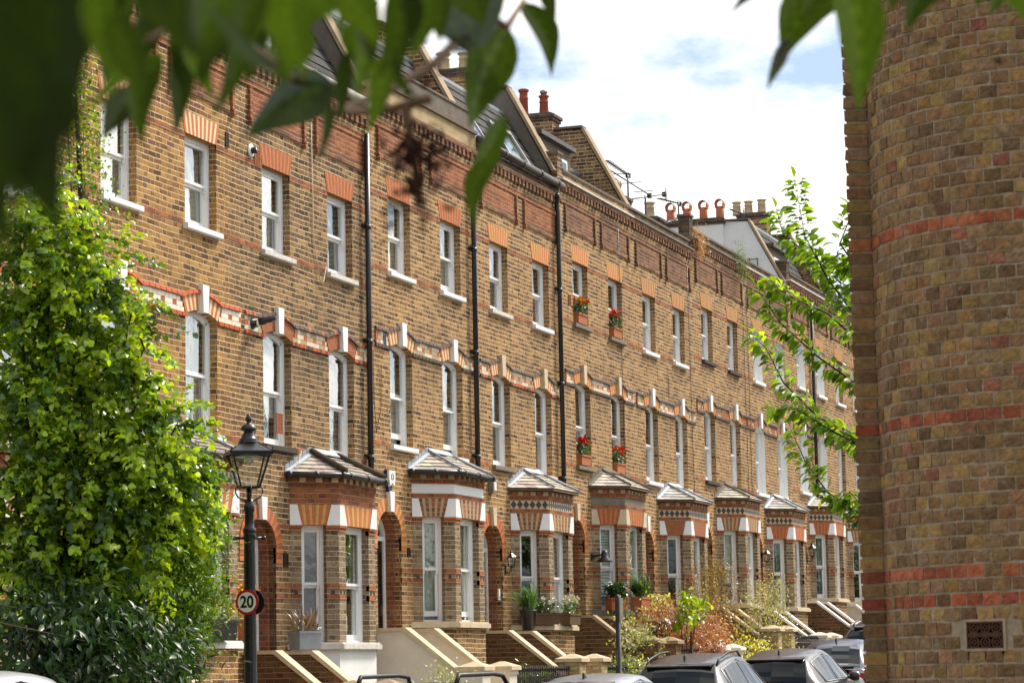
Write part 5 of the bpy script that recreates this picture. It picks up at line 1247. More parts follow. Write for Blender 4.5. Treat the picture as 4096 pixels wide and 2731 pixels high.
# ------------------------------------------------------------------ trees
FGL = [
    (14.63, 2.067, -2.746, 14.595, 2.12, -2.804, 0.0229, 0.1), (14.76, 2.03, -2.752, 14.727, 2.081, -2.798, 0.0167, 0.45), (14.677, 2.237, -2.744, 14.664, 2.296, -2.778, 0.0251, 0.45),
    (14.663, 2.141, -2.706, 14.61, 2.189, -2.761, 0.0272, 0.45), (14.558, 1.934, -2.794, 14.525, 1.98, -2.835, 0.0226, 0.3), (14.729, 1.602, -2.867, 14.701, 1.643, -2.906, 0.0217, 0.05),
    (14.794, 1.878, -2.8, 14.752, 1.917, -2.832, 0.0225, 0.3), (14.661, 1.785, -2.794, 14.636, 1.83, -2.82, 0.0162, 0.05), (14.467, 2.431, -2.611, 14.434, 2.493, -2.659, 0.0298, 0.2),
    (14.704, 1.835, -2.808, 14.689, 1.884, -2.834, 0.0154, 0.65), (14.762, 1.589, -2.863, 14.734, 1.63, -2.904, 0.0167, 0.1), (14.707, 2.318, -2.688, 14.669, 2.373, -2.733, 0.0304, 0.05),
    (14.405, 2.396, -2.63, 14.38, 2.465, -2.693, 0.0214, 0.3), (14.77, 2.163, -2.71, 14.725, 2.212, -2.757, 0.0215, 0.05), (14.807, 1.895, -2.785, 14.765, 1.934, -2.819, 0.0206, 0.1),
    (14.603, 1.841, -2.779, 14.572, 1.889, -2.823, 0.0238, 0.1), (14.878, 1.784, -2.865, 14.863, 1.829, -2.895, 0.0157, 0.1), (14.519, 2.091, -2.743, 14.478, 2.139, -2.791, 0.0222, 0.05),
    (14.807, 1.67, -2.887, 14.773, 1.704, -2.913, 0.0196, 0.2), (14.479, 2.365, -2.662, 14.458, 2.431, -2.712, 0.0318, 0.1), (14.569, 2.039, -2.756, 14.525, 2.087, -2.811, 0.027, 0.1),
    (14.897, 1.663, -2.862, 14.858, 1.698, -2.895, 0.0151, 0.45), (14.83, 1.709, -2.877, 14.818, 1.756, -2.911, 0.0195, 0.65), (14.49, 2.423, -2.678, 14.451, 2.482, -2.734, 0.0233, 0.2),
    (14.96, 1.642, -2.886, 14.943, 1.686, -2.923, 0.0151, 0.05), (14.532, 2.011, -2.777, 14.504, 2.065, -2.829, 0.0242, 0.2), (14.547, 2.169, -2.74, 14.507, 2.222, -2.8, 0.0268, 0.3),
    (14.637, 2.141, -2.737, 14.607, 2.194, -2.779, 0.017, 0.65), (14.676, 1.761, -2.818, 14.658, 1.811, -2.854, 0.0211, 0.3), (14.51, 2.313, -2.694, 14.455, 2.357, -2.73, 0.0258, 0.3),
    (14.962, 1.095, -3.005, 14.935, 1.125, -3.053, 0.0143, 0.12), (14.991, 1.069, -3.023, 14.971, 1.097, -3.053, 0.0154, 0.1), (14.956, 1.162, -2.998, 14.938, 1.197, -3.045, 0.017, 0.12),
    (15.066, 0.902, -3.083, 15.057, 0.931, -3.113, 0.0157, 0.12), (15.072, 0.915, -3.091, 15.062, 0.945, -3.129, 0.0124, 0.1), (15.028, 1.019, -3.075, 15.014, 1.048, -3.11, 0.0132, 0.1),
    (15.07, 0.898, -3.111, 15.059, 0.926, -3.151, 0.0128, 0.12), (15.041, 0.98, -3.104, 15.026, 1.009, -3.148, 0.0181, 0.12), (15.015, 1.063, -3.043, 15.001, 1.097, -3.086, 0.0197, 0.05),
    (15.117, 0.869, -3.127, 15.1, 0.889, -3.152, 0.0163, 0.05), (15.108, 2.664, -2.64, 15.093, 2.728, -2.671, 0.0231, 0.25), (15.188, 2.677, -2.64, 15.182, 2.742, -2.667, 0.0231, 0.25),
    (15.222, 2.684, -2.647, 15.194, 2.746, -2.679, 0.0231, 0.25), (15.034, 2.648, -2.636, 14.996, 2.709, -2.675, 0.0231, 0.25), (15.128, 0.789, -3.104, 15.116, 0.839, -3.197, 0.0352, 0.1),
    (15.118, 0.847, -3.118, 15.105, 0.89, -3.183, 0.0258, 0.1), (15.083, 0.928, -3.057, 15.063, 0.975, -3.128, 0.0247, 0.1), (15.15, 0.758, -3.156, 15.141, 0.792, -3.191, 0.0262, 0.1),
    (15.019, 1.004, -3.034, 15.012, 1.056, -3.082, 0.035, 0.05), (14.826, 1.451, -2.911, 14.805, 1.514, -2.966, 0.0238, 0.45), (14.444, 2.26, -2.78, 14.368, 2.321, -2.821, 0.0317, 0.12),
    (14.594, 2.001, -2.818, 14.543, 2.071, -2.885, 0.0266, 0.35), (14.53, 2.182, -2.756, 14.477, 2.262, -2.838, 0.0256, 0.12), (14.668, 1.923, -2.821, 14.647, 1.998, -2.856, 0.024, 0.6),
    (14.795, 1.556, -2.929, 14.744, 1.599, -2.956, 0.0119, 0.55), (14.764, 1.637, -2.864, 14.756, 1.707, -2.892, 0.0282, 0.2), (14.653, 2.249, -2.801, 14.544, 2.294, -2.837, 0.0495, 0.18),
    (14.606, 2.336, -2.781, 14.563, 2.417, -2.838, 0.0112, 0.15), (14.666, 2.247, -2.771, 14.627, 2.328, -2.828, 0.0165, 0.25), (14.958, 1.302, -2.967, 14.95, 1.359, -3.001, 0.0202, 0.25),
    (14.945, 1.401, -2.933, 14.899, 1.445, -2.972, 0.029, 0.3), (15.0, 1.321, -2.964, 14.965, 1.368, -3.009, 0.0185, 0.2), (14.974, 1.416, -2.94, 14.958, 1.473, -2.977, 0.0317, 0.55),
    (14.959, 1.514, -2.915, 14.906, 1.558, -2.945, 0.0309, 0.35), (15.02, 1.329, -2.961, 15.016, 1.383, -2.979, 0.0185, 0.5), (14.881, 1.692, -2.866, 14.888, 1.767, -2.896, 0.0314, 0.6),
    (14.8, 1.972, -2.786, 14.749, 2.047, -2.874, 0.0218, 0.5), (14.766, 2.079, -2.822, 14.725, 2.152, -2.878, 0.0213, 0.65), (14.823, 1.981, -2.786, 14.773, 2.051, -2.851, 0.0276, 0.3),
    (14.7, 2.349, -2.687, 14.642, 2.43, -2.752, 0.024, 0.35), (14.778, 2.172, -2.739, 14.73, 2.245, -2.782, 0.0238, 0.4), (14.646, 2.548, -2.683, 14.695, 2.634, -2.598, 0.0624, 0.25),
    (14.75, 2.263, -2.709, 14.723, 2.346, -2.747, 0.0289, 0.3), (14.622, 2.847, -2.606, 14.528, 2.94, -2.711, 0.0604, 0.28), (14.705, 2.59, -2.768, 14.628, 2.665, -2.822, 0.025, 0.3),
    (14.729, 2.502, -2.824, 14.67, 2.58, -2.879, 0.0241, 0.35), (14.61, 2.938, -2.553, 14.608, 3.054, -2.604, 0.0327, 0.2), (14.695, 2.756, -2.583, 14.674, 2.853, -2.604, 0.0198, 0.2),
    (15.026, 2.845, -2.591, 14.926, 2.935, -2.656, 0.0569, 0.3), (14.957, 2.847, -2.653, 14.898, 2.937, -2.694, 0.0168, 0.1), (15.141, 2.274, -2.732, 15.131, 2.373, -2.836, 0.0444, 0.5),
    (15.2, 2.484, -2.694, 15.142, 2.564, -2.724, 0.036, 0.15), (14.976, 2.736, -2.617, 14.886, 2.811, -2.632, 0.0144, 0.05), (15.334, 1.92, -2.855, 15.343, 1.988, -2.873, 0.0297, 0.5),
    (15.04, 1.247, -3.04, 14.992, 1.26, -2.995, 0.0079, 0.3), (14.795, 1.761, -2.844, 14.778, 1.838, -2.91, 0.0198, 0.25), (14.745, 1.847, -2.828, 14.693, 1.913, -2.898, 0.0201, 0.22),
    (14.875, 1.374, -2.959, 14.866, 1.436, -3.004, 0.0251, 0.3), (14.763, 1.746, -2.844, 14.72, 1.811, -2.906, 0.0231, 0.15), (14.704, 2.45, -2.65, 14.698, 2.545, -2.681, 0.0535, 0.3),
    (14.709, 2.049, -2.796, 14.649, 2.109, -2.832, 0.0266, 0.5), (14.743, 2.168, -2.772, 14.734, 2.256, -2.822, 0.0158, 0.3)
]
FGT = [
    [(14.633, 2.745, -2.619), (14.631, 2.648, -2.668), (14.623, 2.599, -2.702), (14.595, 2.543, -2.74), (14.571, 2.433, -2.786), (14.588, 2.329, -2.783), (14.66, 2.03, -2.807), (14.704, 1.831, -2.838), (14.709, 1.731, -2.885)],
    [(14.65, 2.514, -2.76), (14.611, 2.501, -2.771), (14.588, 2.44, -2.784), (14.582, 2.33, -2.798)],
    [(14.636, 2.649, -2.664), (14.615, 2.638, -2.652), (14.629, 2.535, -2.658)],
    [(14.889, 1.59, -2.889), (14.78, 1.868, -2.844), (14.588, 2.329, -2.783)],
    [(14.633, 2.745, -2.619), (14.637, 2.801, -2.618), (14.643, 2.846, -2.576)],
    [(14.624, 2.505, -2.764), (14.628, 2.518, -2.815), (14.627, 2.529, -2.873)],
    [(15.087, 2.659, -2.639), (15.045, 2.752, -2.621), (14.992, 2.841, -2.598), (14.961, 2.782, -2.602)],
]
FGS = [(14.605, 2.513, -2.837, 0.0064), (14.612, 2.52, -2.855, 0.0054), (14.625, 2.515, -2.806, 0.0082), (14.63, 2.519, -2.819, 0.0091), (14.639, 2.52, -2.806, 0.0073), (14.618, 2.517, -2.828, 0.0091), (14.644, 2.527, -2.828, 0.0064), (14.647, 2.531, -2.846, 0.0054), (14.631, 2.526, -2.85, 0.0082), (14.645, 2.519, -2.793, 0.0064), (14.63, 2.513, -2.788, 0.0054), (14.599, 2.505, -2.806, 0.0045), (14.609, 2.511, -2.819, 0.0064), (14.658, 2.529, -2.815, 0.0054), (14.663, 2.534, -2.829, 0.0045), (14.621, 2.522, -2.85, 0.0073), (14.63, 2.529, -2.868, 0.0054), (14.6, 2.518, -2.868, 0.0045), (14.596, 2.518, -2.877, 0.0041), (14.599, 2.521, -2.888, 0.0041), (14.63, 2.533, -2.891, 0.0045), (14.633, 2.533, -2.884, 0.0045), (14.631, 2.523, -2.835, 0.0091), (14.62, 2.514, -2.813, 0.0082), (14.613, 2.507, -2.793, 0.0045), (14.596, 2.502, -2.799, 0.0036), (14.655, 2.524, -2.798, 0.0045), (14.624, 2.522, -2.841, 0.0082), (14.636, 2.523, -2.824, 0.0091), (14.65, 2.525, -2.811, 0.0064), (14.684, 2.515, -2.715, 0.0064), (14.678, 2.511, -2.708, 0.0054), (14.608, 2.496, -2.753, 0.0064), (14.625, 2.503, -2.755, 0.0054), (14.647, 2.509, -2.745, 0.0054), (14.657, 2.51, -2.734, 0.0054), (14.632, 2.509, -2.766, 0.0054), (15.15, 2.64, -2.723, 0.0054), (15.214, 2.655, -2.744, 0.0045), (15.098, 2.643, -2.779, 0.0032), (15.136, 2.629, -2.688, 0.0045)]
CH = [
    [(11.63, 20.05, -0.79), (11.36, 19.94, -0.38), (11.21, 19.85, -0.04), (11.16, 19.77, 0.4)],
    [(11.52, 20.49, -1.21), (11.17, 20.38, -0.93), (10.89, 20.29, -0.65), (10.72, 20.2, -0.35)],
    [(11.42, 20.91, -1.56), (11.06, 20.82, -1.37), (10.8, 20.73, -1.08), (10.68, 20.67, -0.8), (10.55, 20.62, -0.66)],
    [(11.54, 20.33, -1.68), (11.25, 20.26, -1.51), (11.02, 20.19, -1.35), (10.83, 20.15, -1.34)],
    [(11.43, 20.75, -2.19), (11.14, 20.68, -1.98), (10.98, 20.63, -1.73), (10.88, 20.58, -1.47)],
    [(11.65, 20.0, -0.42), (11.47, 19.92, -0.11), (11.59, 19.9, 0.15), (11.56, 19.89, 0.18)],
    [(11.54, 20.46, -0.87), (11.26, 20.36, -0.59), (11.03, 20.3, -0.48), (10.84, 20.23, -0.34)],
    [(11.5, 20.77, -0.2), (11.13, 20.68, -0.12), (10.87, 20.59, 0.1), (10.83, 20.54, 0.31)],
    [(11.62, 20.22, -0.56), (11.41, 20.16, -0.38), (11.26, 20.1, -0.21), (11.22, 20.07, -0.07)],
    [(11.43, 20.75, -2.13), (11.31, 20.72, -1.98), (11.2, 20.7, -2.05)],
    [(11.67, 19.96, -0.12), (11.54, 19.96, -0.28), (11.46, 19.94, -0.25)],
]
LIME = [(2.82, 22.63, 1.3, 0.43, 0.41, 0.31), (3.17, 22.45, 0.86, 0.35, 0.33, 0.27), (2.89, 22.34, 0.61, 0.42, 0.4, 0.35), (3.46, 22.44, 0.5, 0.23, 0.22, 0.27), (3.08, 22.51, 0.19, 0.46, 0.44, 0.31), (3.62, 22.58, 0.16, 0.27, 0.25, 0.23), (2.69, 22.7, -0.23, 0.55, 0.52, 0.43), (3.46, 22.44, -0.26, 0.38, 0.36, 0.31), (3.85, 22.54, -0.32, 0.23, 0.22, 0.21), (3.04, 22.51, -0.78, 0.54, 0.51, 0.38), (3.66, 22.49, -0.69, 0.34, 0.32, 0.27), (4.03, 22.58, -0.74, 0.23, 0.21, 0.19), (3.41, 22.52, -1.18, 0.53, 0.5, 0.34), (4.02, 22.61, -1.16, 0.3, 0.29, 0.23), (4.24, 22.85, -1.24, 0.23, 0.22, 0.19), (2.75, 22.52, -1.32, 0.5, 0.47, 0.46), (3.14, 22.42, -1.76, 0.5, 0.47, 0.38), (3.78, 22.53, -1.65, 0.42, 0.39, 0.3), (4.12, 22.82, -1.57, 0.27, 0.25, 0.23), (3.51, 22.43, -2.23, 0.45, 0.43, 0.27), (4.0, 22.56, -2.03, 0.3, 0.29, 0.23), (3.03, 22.28, -2.3, 0.46, 0.43, 0.3), (3.78, 22.36, -2.57, 0.19, 0.18, 0.17), (4.12, 22.6, -0.54, 0.1, 0.09, 0.11), (4.03, 22.56, 0.22, 0.11, 0.11, 0.11), (4.14, 22.56, -0.21, 0.13, 0.13, 0.13), (4.4, 22.68, -0.98, 0.19, 0.18, 0.19), (4.43, 22.84, -1.41, 0.19, 0.18, 0.21), (4.28, 22.91, -1.78, 0.23, 0.22, 0.27), (3.76, 22.58, 0.58, 0.15, 0.14, 0.19), (4.02, 22.59, -2.45, 0.26, 0.25, 0.23)]
PRIV = [(2.89, 25.99, -1.24, 0.27, 0.26, 0.38), (2.92, 26.04, -1.85, 0.28, 0.27, 0.48), (2.95, 25.86, -2.47, 0.32, 0.3, 0.48), (2.42, 26.24, -1.88, 0.46, 0.44, 0.82), (2.91, 25.63, -2.99, 0.25, 0.23, 0.47), (2.24, 26.29, -2.59, 0.46, 0.44, 0.73)]
LAUR = [(3.72, 21.31, -3.06, 0.73, 0.69, 0.44), (4.15, 22.0, -3.1, 0.58, 0.55, 0.45), (4.04, 23.29, -3.23, 0.2, 0.19, 0.34), (3.7, 21.98, -2.77, 0.51, 0.48, 0.33)]
BIRCH = [(1.46, 26.34, 2.71, 0.19, 0.18, 0.7), (1.47, 26.54, 1.79, 0.16, 0.15, 0.55), (1.25, 26.47, 4.03, 0.29, 0.28, 0.56), (1.61, 26.16, 1.12, 0.24, 0.22, 0.4), (1.11, 26.55, 3.44, 0.29, 0.28, 0.61)]
LG1, LG2, LG3, LG4 = (.10, .19, .018), (.20, .31, .022), (.31, .42, .030), (.045, .095, .015)
def limb(mb, pts, r0, r1):
    n = len(pts); mb.tube(pts, [r0 + (r1 - r0) * i / (n - 1) for i in range(n)], 'bark', 8)
def tree(name, label, base, blobs, n, L, ar, cols, mat, seed, r0, **kw):
    t = thing(name, label, 'tree', base, 0); r = leaf_rng(seed); lv = Leaves(); B0 = Vector(base)
    bl = [(b[0] - base[0], b[1] - base[1], b[2] - base[2], *b[3:]) for b in blobs]
    if kw.pop('spray', False): spray_leaves(lv, bl, n, L, ar, cols, r, **kw)
    else: blob_leaves(lv, bl, n, L, ar, cols, r, **kw)
    lv.build('crown', t, mat)
    mb = MB(); zc = sum(b[2] for b in bl) / len(bl); top = max(bl, key=lambda b: b[2])
    tr = [Vector((0, 0, -.2)), Vector((.03, -.02, zc * .4)), Vector((top[0] * .4, top[1] * .4, zc * .8)), Vector((top[0], top[1], top[2]))]
    limb(mb, tr, r0, r0 * .25); mb.build('trunk', t)
    mb = MB()
    for b in bl:
        z = max(.5, b[2] * r.uniform(.35, .6)); q = Vector((b[0] * .2, b[1] * .2, z)); e = Vector(b[:3])
        limb(mb, [q, q.lerp(e, .5) + Vector((0, 0, .12)), e], r0 * .3, r0 * .06)
        for _ in range(3): f = e + Vector((r.uniform(-1, 1) * b[3], r.uniform(-1, 1) * b[4], r.uniform(-1, 1) * b[5])) * .8; limb(mb, [e, e.lerp(f, .5) + Vector((0, 0, .05)), f], r0 * .06, r0 * .02)
    mb.build('limb', t); return t
tree('lime_tree', 'bushy bright green lime tree with broad shining leaves at the left edge', (3.0, 22.7, -4.9), LIME, 1900, .095, .80, [LG1, LG2, LG2, LG3, LG3, LG4], 'leaf', 31, .13, spray=True)
tree('privet_tree', 'dense small leaved evergreen shrub between the lime tree and the street lamp', (2.75, 26.1, -4.85), PRIV, 44000, .060, .44, [(.15, .28, .022), (.24, .37, .028), (.08, .17, .016)], 'leafdark', 32, .07, clump=.10, hang=-.3, inner=.4, cl=26)
t = shrub('laurel_hedge', 'dark glossy laurel hedge below the lime tree', (0, 0, 0), LAUR, 5200, .135, .34, [(.020, .055, .010), (.035, .085, .014), (.012, .032, .007)], 'leafdark', 33, 6, .6, 16, .15, .4, 'hedge')
tree('birch_tree', 'thin twiggy tree with tiny leaves in front of the top left windows', (1.8, 26.0, -4.85), BIRCH, 4200, .05, .8, [LG2, LG3, LG1, (.08, .13, .03)], 'leaf', 34, .07, clump=.13, hang=.5, inner=.95, cl=14)

# cherry tree on the near pavement: its trunk stands behind the round corner, long boughs reach out over the street
t = thing('cherry_tree', 'cherry tree whose long leafy boughs reach out from behind the round brick corner', 'tree', (12.35, 20.75, -4.78)); r = leaf_rng(41); lv = Leaves(); mbb = MB(); O = Vector((12.35, 20.75, -4.78))
hub = Vector((0, 0, 3.2))
for bi, l in enumerate(CH):
    P = [Vector(p) - O for p in l]; P = [hub + Vector((0, 0, .3 * (bi % 3)))] + P; limb(mbb, P, .012, .002)
    seg = []
    for a, b in zip(P[1:-1], P[2:]):
        k = max(2, int((b - a).length / .026))
        seg += [(a.lerp(b, i / k), (b - a).normalized()) for i in range(k)]
    for j, (p, d) in enumerate(seg):
        f = j / len(seg); n = 4 if f < .9 else 6
        for q in range(n):
            side = rdir(r); side -= d * side.dot(d); side.normalize()
            dd = d * .7 + side * .75 + Vector((0, 0, -.55)); c = r.choice([(.14, .26, .035), (.20, .35, .045), (.28, .42, .055), (.09, .18, .03)])
            if f > .85: c = tuple(x * y for x, y in zip(c, (1.5, 1.35, 1.)))
            lv.add(p + side * r.uniform(0, .05), dd, Vector((0, 0, 1)) + side * .4 + rdir(r) * .6, .115 * r.uniform(.5, 1.15), .115 * .44, jit(c, .2, r), .15, r.uniform(.1, .5))
    lv.add(P[-1], (P[-1] - P[-2]), Vector((0, 0, 1)), .11, .045, (.16, .22, .03))
inst('crown', lv.mesh('crown', 'leafthin'), t); mbb.build('limb', t)
mb = MB(); limb(mb, [Vector((0, 0, -.1)), Vector((.02, 0, 1.5)), hub, hub + Vector((.1, .1, 1.4))], .13, .07); mb.build('trunk', t)
lv = Leaves(); blob_leaves(lv, [(.7, .5, 4.2, .9, .9, .9)], 2500, .105, .42, [LG1, LG2], r, .2, .6, .4, .5, 20); lv.build('crown', t)

# branch hanging close to the camera
t = thing('overhanging_branch', 'blurred leafy branch hanging down along the top edge, close by', 'branch', FGT[0][0]); O = Vector(FGT[0][0]); r = leaf_rng(51)
mb = MB()
for i, l in enumerate(FGT): mb.tube([Vector(p) - O for p in l], [.006 - .0035 * j / (len(l) - 1) for j in range(len(l))], 'wood', 7)
mb.build('twig', t)
v, f, c = [], [], []; camp = Vector((15.594, 0, -3.353))
for (bx, by, bz, tx, ty, tz, w, sh) in FGL:
    B, T = Vector((bx, by, bz)) - O, Vector((tx, ty, tz)) - O; d = (T - B); L_ = d.length; d.normalize()
    vw = ((B + T) / 2 + O - camp).normalized(); x = d.cross(vw).normalized(); n = x.cross(d); tilt = r.uniform(-.5, .5); x, n = x * cos(tilt) + n * sin(tilt), n * cos(tilt) - x * sin(tilt)
    w = w / max(.6, cos(tilt)); nu, nv = 14, 5; b0 = len(v); curl = r.uniform(-.15, .2); bend = r.uniform(-.12, .12)
    for i in range(nu + 1):
        u = i / nu; prof = sin(pi * u ** .72) ** 1.05 * (1 - .25 * u) * 1.12 if 0 < u < 1 else .015
        prof += r.uniform(-.02, .02) * (0 < u < 1)
        for j in range(-nv, nv + 1):
            q = j / nv; v.append(B + d * L_ * u + x * (w / 2 * prof * q + bend * L_ * sin(pi * u)) - n * (abs(q) ** 1.3 * w * -.14 * prof + curl * L_ * u * u + .02 * w * sin(9 * u) * abs(q)))
    m = 2 * nv + 1; base_c = Vector((.004, .010, .003)).lerp(Vector((.075, .145, .016)), sh)  # shade put into the leaf colour: low values stand for shaded leaves
    for i in range(nu):
        for j in range(2 * nv):
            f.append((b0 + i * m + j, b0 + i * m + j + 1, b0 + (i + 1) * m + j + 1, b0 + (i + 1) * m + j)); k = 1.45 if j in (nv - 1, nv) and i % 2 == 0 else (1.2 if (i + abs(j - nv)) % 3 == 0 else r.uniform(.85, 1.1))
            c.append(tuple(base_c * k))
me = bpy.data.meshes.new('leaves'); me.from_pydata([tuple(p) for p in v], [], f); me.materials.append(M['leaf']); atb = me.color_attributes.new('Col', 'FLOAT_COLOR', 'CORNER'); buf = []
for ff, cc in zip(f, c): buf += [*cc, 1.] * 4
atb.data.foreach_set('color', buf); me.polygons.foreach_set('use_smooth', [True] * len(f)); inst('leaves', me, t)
M['seed'] = mat_plain('dry_seed_heads', (.050, .020, .012), .9, 0, .2, .4, 60)
clumps = {}
for q in FGS + [(a + r.gauss(0, .020), b + r.gauss(0, .012), c + r.gauss(0, .028), w * r.uniform(.3, .7)) for a, b, c, w in FGS[:33] for _ in range(2)]: clumps.setdefault((round((Vector(q[:3]) - camp).cross(Vector((0, 0, 1))).length * 0 + (q[2] + 3.4) / .10), round((q[0] + q[1] * .33) / .10)), []).append(q)
for grp in clumps.values():
    mb = MB()
    for (x, y, z, w) in grp:
        for q in range(7):
            p = Vector((x, y, z)) - O + rdir(r) * w * 1.0; s = w * r.uniform(.3, .55); k = r.uniform(.7, 1.6)
            mb.lathe([(0, -s * k), (s * .7, -s * .5 * k), (s, 0), (s * .6, s * .6 * k), (0, s * k)], p, 'seed', 7, True, Matrix.Rotation(r.uniform(0, 3), 3, 'X') @ Matrix.Rotation(r.uniform(0, 3), 3, 'Y'))
    mb.build('seed_head', t)
lv = Leaves()      # unseen crown added overhead to shade the branch
blob_leaves(lv, [(.2, -2.2, 3.2, 2.6, 2.6, 1.1), (-1.8, .6, 3.6, 2.4, 2.2, 1.0), (1.6, .9, 3.4, 2.0, 2.4, 1.1), (-.4, 3.4, 4.6, 2.2, 1.8, .9)], 9000, .14, .6, [LG1, LG2, LG4], r, .3, .5, .5, .4, 20)
lv.build('crown', t)

# ------------------------------------------------------------------ parked cars
def car_paint(name, c, metal=.6):
    tt = NT(name); return tt.done(tt.bsdf(c, .30, metal * .25, .35, None, Coat_Weight=.35, Coat_Roughness=.04))
M['cardark'] = car_paint('charcoal_car_paint', (.045, .042, .045)); M['carbronze'] = car_paint('dusky_car_paint', (.040, .032, .032)); M['carblack'] = car_paint('black_car_paint', (.012, .013, .018), .2); M['carnavy'] = car_paint('navy_car_paint', (.012, .016, .045), .3)
M['carsilver'] = car_paint('silver_car_paint', (.42, .42, .43), .8); M['cargrey'] = car_paint('grey_car_paint', (.24, .25, .27), .8); M['trim'] = mat_plain('black_trim', (.012, .012, .012), .5, 0, .4, .1, 9); M['tyre'] = mat_plain('tyre_rubber', (.015, .015, .016), .85, 0, .2, .1, 9)
tt = NT('tail_lamp'); M['tail'] = tt.done(tt.bsdf((.45, .008, .010), .12, 0, .5, None, Coat_Weight=1.)); tt = NT('clear_lamp'); M['clear'] = tt.done(tt.bsdf((.65, .62, .60), .1, 0, .5, None, Coat_Weight=1.))
SL = math.atan(.046)
def car(label, loc, kind, paint, pitch=0.):
    """loc: middle of the rear bumper on the ground; the car points along +Y"""
    t = thing('parked_car', label, 'car', loc, 0, 'cars parked along the kerb'); t.rotation_euler.x = pitch
    K = {'van': dict(L=4.6, W=.93, belt=1.06, roof=1.60, rr=(.10, .62), fr=(3.05, 2.15), bon=1.02, boot=None), 'suv': dict(L=4.65, W=.93, belt=1.06, roof=1.66, rr=(.10, .62), fr=(3.05, 2.15), bon=1.02, boot=None),
         'hatch': dict(L=4.30, W=.90, belt=.95, roof=1.47, rr=(.12, .58), fr=(2.95, 2.1), bon=.93, boot=None),
         'saloon': dict(L=4.60, W=.88, belt=.93, roof=1.44, rr=(.72, 1.30), fr=(3.15, 2.35), bon=.92, boot=.98)}[kind]
    L, W, bt, rf = K['L'], K['W'], K['belt'], K['roof']; (r0, r1), (f0, f1) = K['rr'], K['fr']
    st = []   # (y, bottom, belt, top, half width, half top width)
    bz = K['boot'] or bt; TW = W * .60; ztop = lambda y: rf - .115 * max(0., (f1 - .45 - y) / (f1 - .45 - r1)) ** 1.7 - .05 * max(0., (y - f1 + .45) / .45) ** 2
    st.append((0, .42, bz - .20, bz - .18, W * .78, W * .66)); st.append((.05, .30, bz - .05, bz - .03, W * .93, W * .74))
    if K['boot']:
        st.append((.14, .27, bz - .01, bz + .0, W * .96, W * .76)); st.append((r0 - .04, .25, bt + .02, bz + .012, W * .985, W * .74))
    else: st.append((r0, .26, bt - .01, bt + .015, W * .97, W * .72))
    i0 = len(st) - 1; m = 6
    for i in range(1, m + 1):
        u = i / m; st.append((r0 + (r1 - r0) * u, .24, bt + .01 * u, bt + .02 + (ztop(r1) - bt - .02) * (1 - (1 - u) ** 1.35), W * (.97 + .03 * u), W * .72 + (TW - W * .72) * u))
    i1 = len(st) - 1
    for u in (.08, .2, .35, .5, .65, .8, .92, 1.): y = r1 + (f1 - r1) * u; st.append((y, .22, bt + .01 - .03 * u, ztop(y), W, TW))
    i2 = len(st) - 1
    for i in range(1, 6): u = i / 5; st.append((f1 + (f0 - f1) * u, .22, bt - .02 - .02 * u, ztop(f1) - (ztop(f1) - K['bon'] - .01) * u ** 1.12, W, TW + (W * .78 - TW) * u))
    i3 = len(st) - 1
    for u in (.15, .35, .55, .75, .9, 1.): y = f0 + (L - f0) * u; st.append((y, .24 + .12 * u ** 3, K['bon'] - .03 - .20 * u ** 2.2, K['bon'] + .01 - .19 * u ** 2.2, W * (1 - .16 * u ** 3), W * (.78 - .18 * u ** 3)))
    mb = MB(); rings = []
    for (y, zb, zl, zt, w, wt) in st:
        h = [(w * .92, zb), (w, zb + .16), (w, (zb + zl) * .55), (w * .985, zl - .05), (w * .955, zl), (wt + .035, zt - .065 * min(1, max(0, (zt - zl)) * 4)), (wt * .95, zt - .016), (wt * .6, zt + .010), (0, zt + .022)]
        rings.append([(x, y, z) for x, z in h] + [(-x, y, z) for x, z in h[-2::-1]])
    n = len(rings[0]); mb.mesh([p for rg in rings for p in rg], [(i * n + j, (i + 1) * n + j, (i + 1) * n + j + 1, i * n + j + 1) for i in range(len(rings) - 1) for j in range(n - 1)] + [tuple(range(n)), tuple((len(rings) - 1) * n + j for j in range(n))[::-1]], paint, None, True)
    mb.build('body', t)
    def on(i, j, off=.006):
        p = Vector(rings[i][j]); k = Vector((p.x, 0, .3 * (p.z - .6))); return p + (k.normalized() * off if k.length > 1e-4 else Vector((0, 0, off)))
    # rear screen
    mb = MB(); cols = range(6, n - 6)
    for i in range(i0, i1):
        for j in range(6, n - 7):
            q = [Vector(rings[a][b]) + Vector((0, -.008, .008)) for a, b in ((i, j), (i, j + 1), (i + 1, j + 1), (i + 1, j))]; mb.poly(q, 'autoglass', None, True)
    mb.build('rear_window', t, recalc=False)
    mb = MB()
    for i in range(i2, i3):
        for j in range(6, n - 7): mb.poly([Vector(rings[a][b]) + Vector((0, .008, .008)) for a, b in ((i, j), (i, j + 1), (i + 1, j + 1), (i + 1, j))], 'autoglass', None, True)
    mb.build('windscreen', t, recalc=False)
    # side windows with a pillar between
    for sg in (0, 1):
        J = (4, 5) if sg == 0 else (n - 5, n - 6); s = 1 if sg == 0 else -1
        def P(y, f, off=.008):
            for a, b in zip(rings[:-1], rings[1:]):
                if a[0][1] <= y <= b[0][1] + 1e-6:
                    u = (y - a[0][1]) / max(1e-6, b[0][1] - a[0][1]); lo = Vector(a[J[0]]).lerp(Vector(b[J[0]]), u); hi = Vector(a[J[1]]).lerp(Vector(b[J[1]]), u); return lo.lerp(hi, f) + Vector((s * off, 0, 0))
        ym = (r1 + f1) / 2 + .15; ya = r0 + (.5 if kind != 'saloon' else .30)
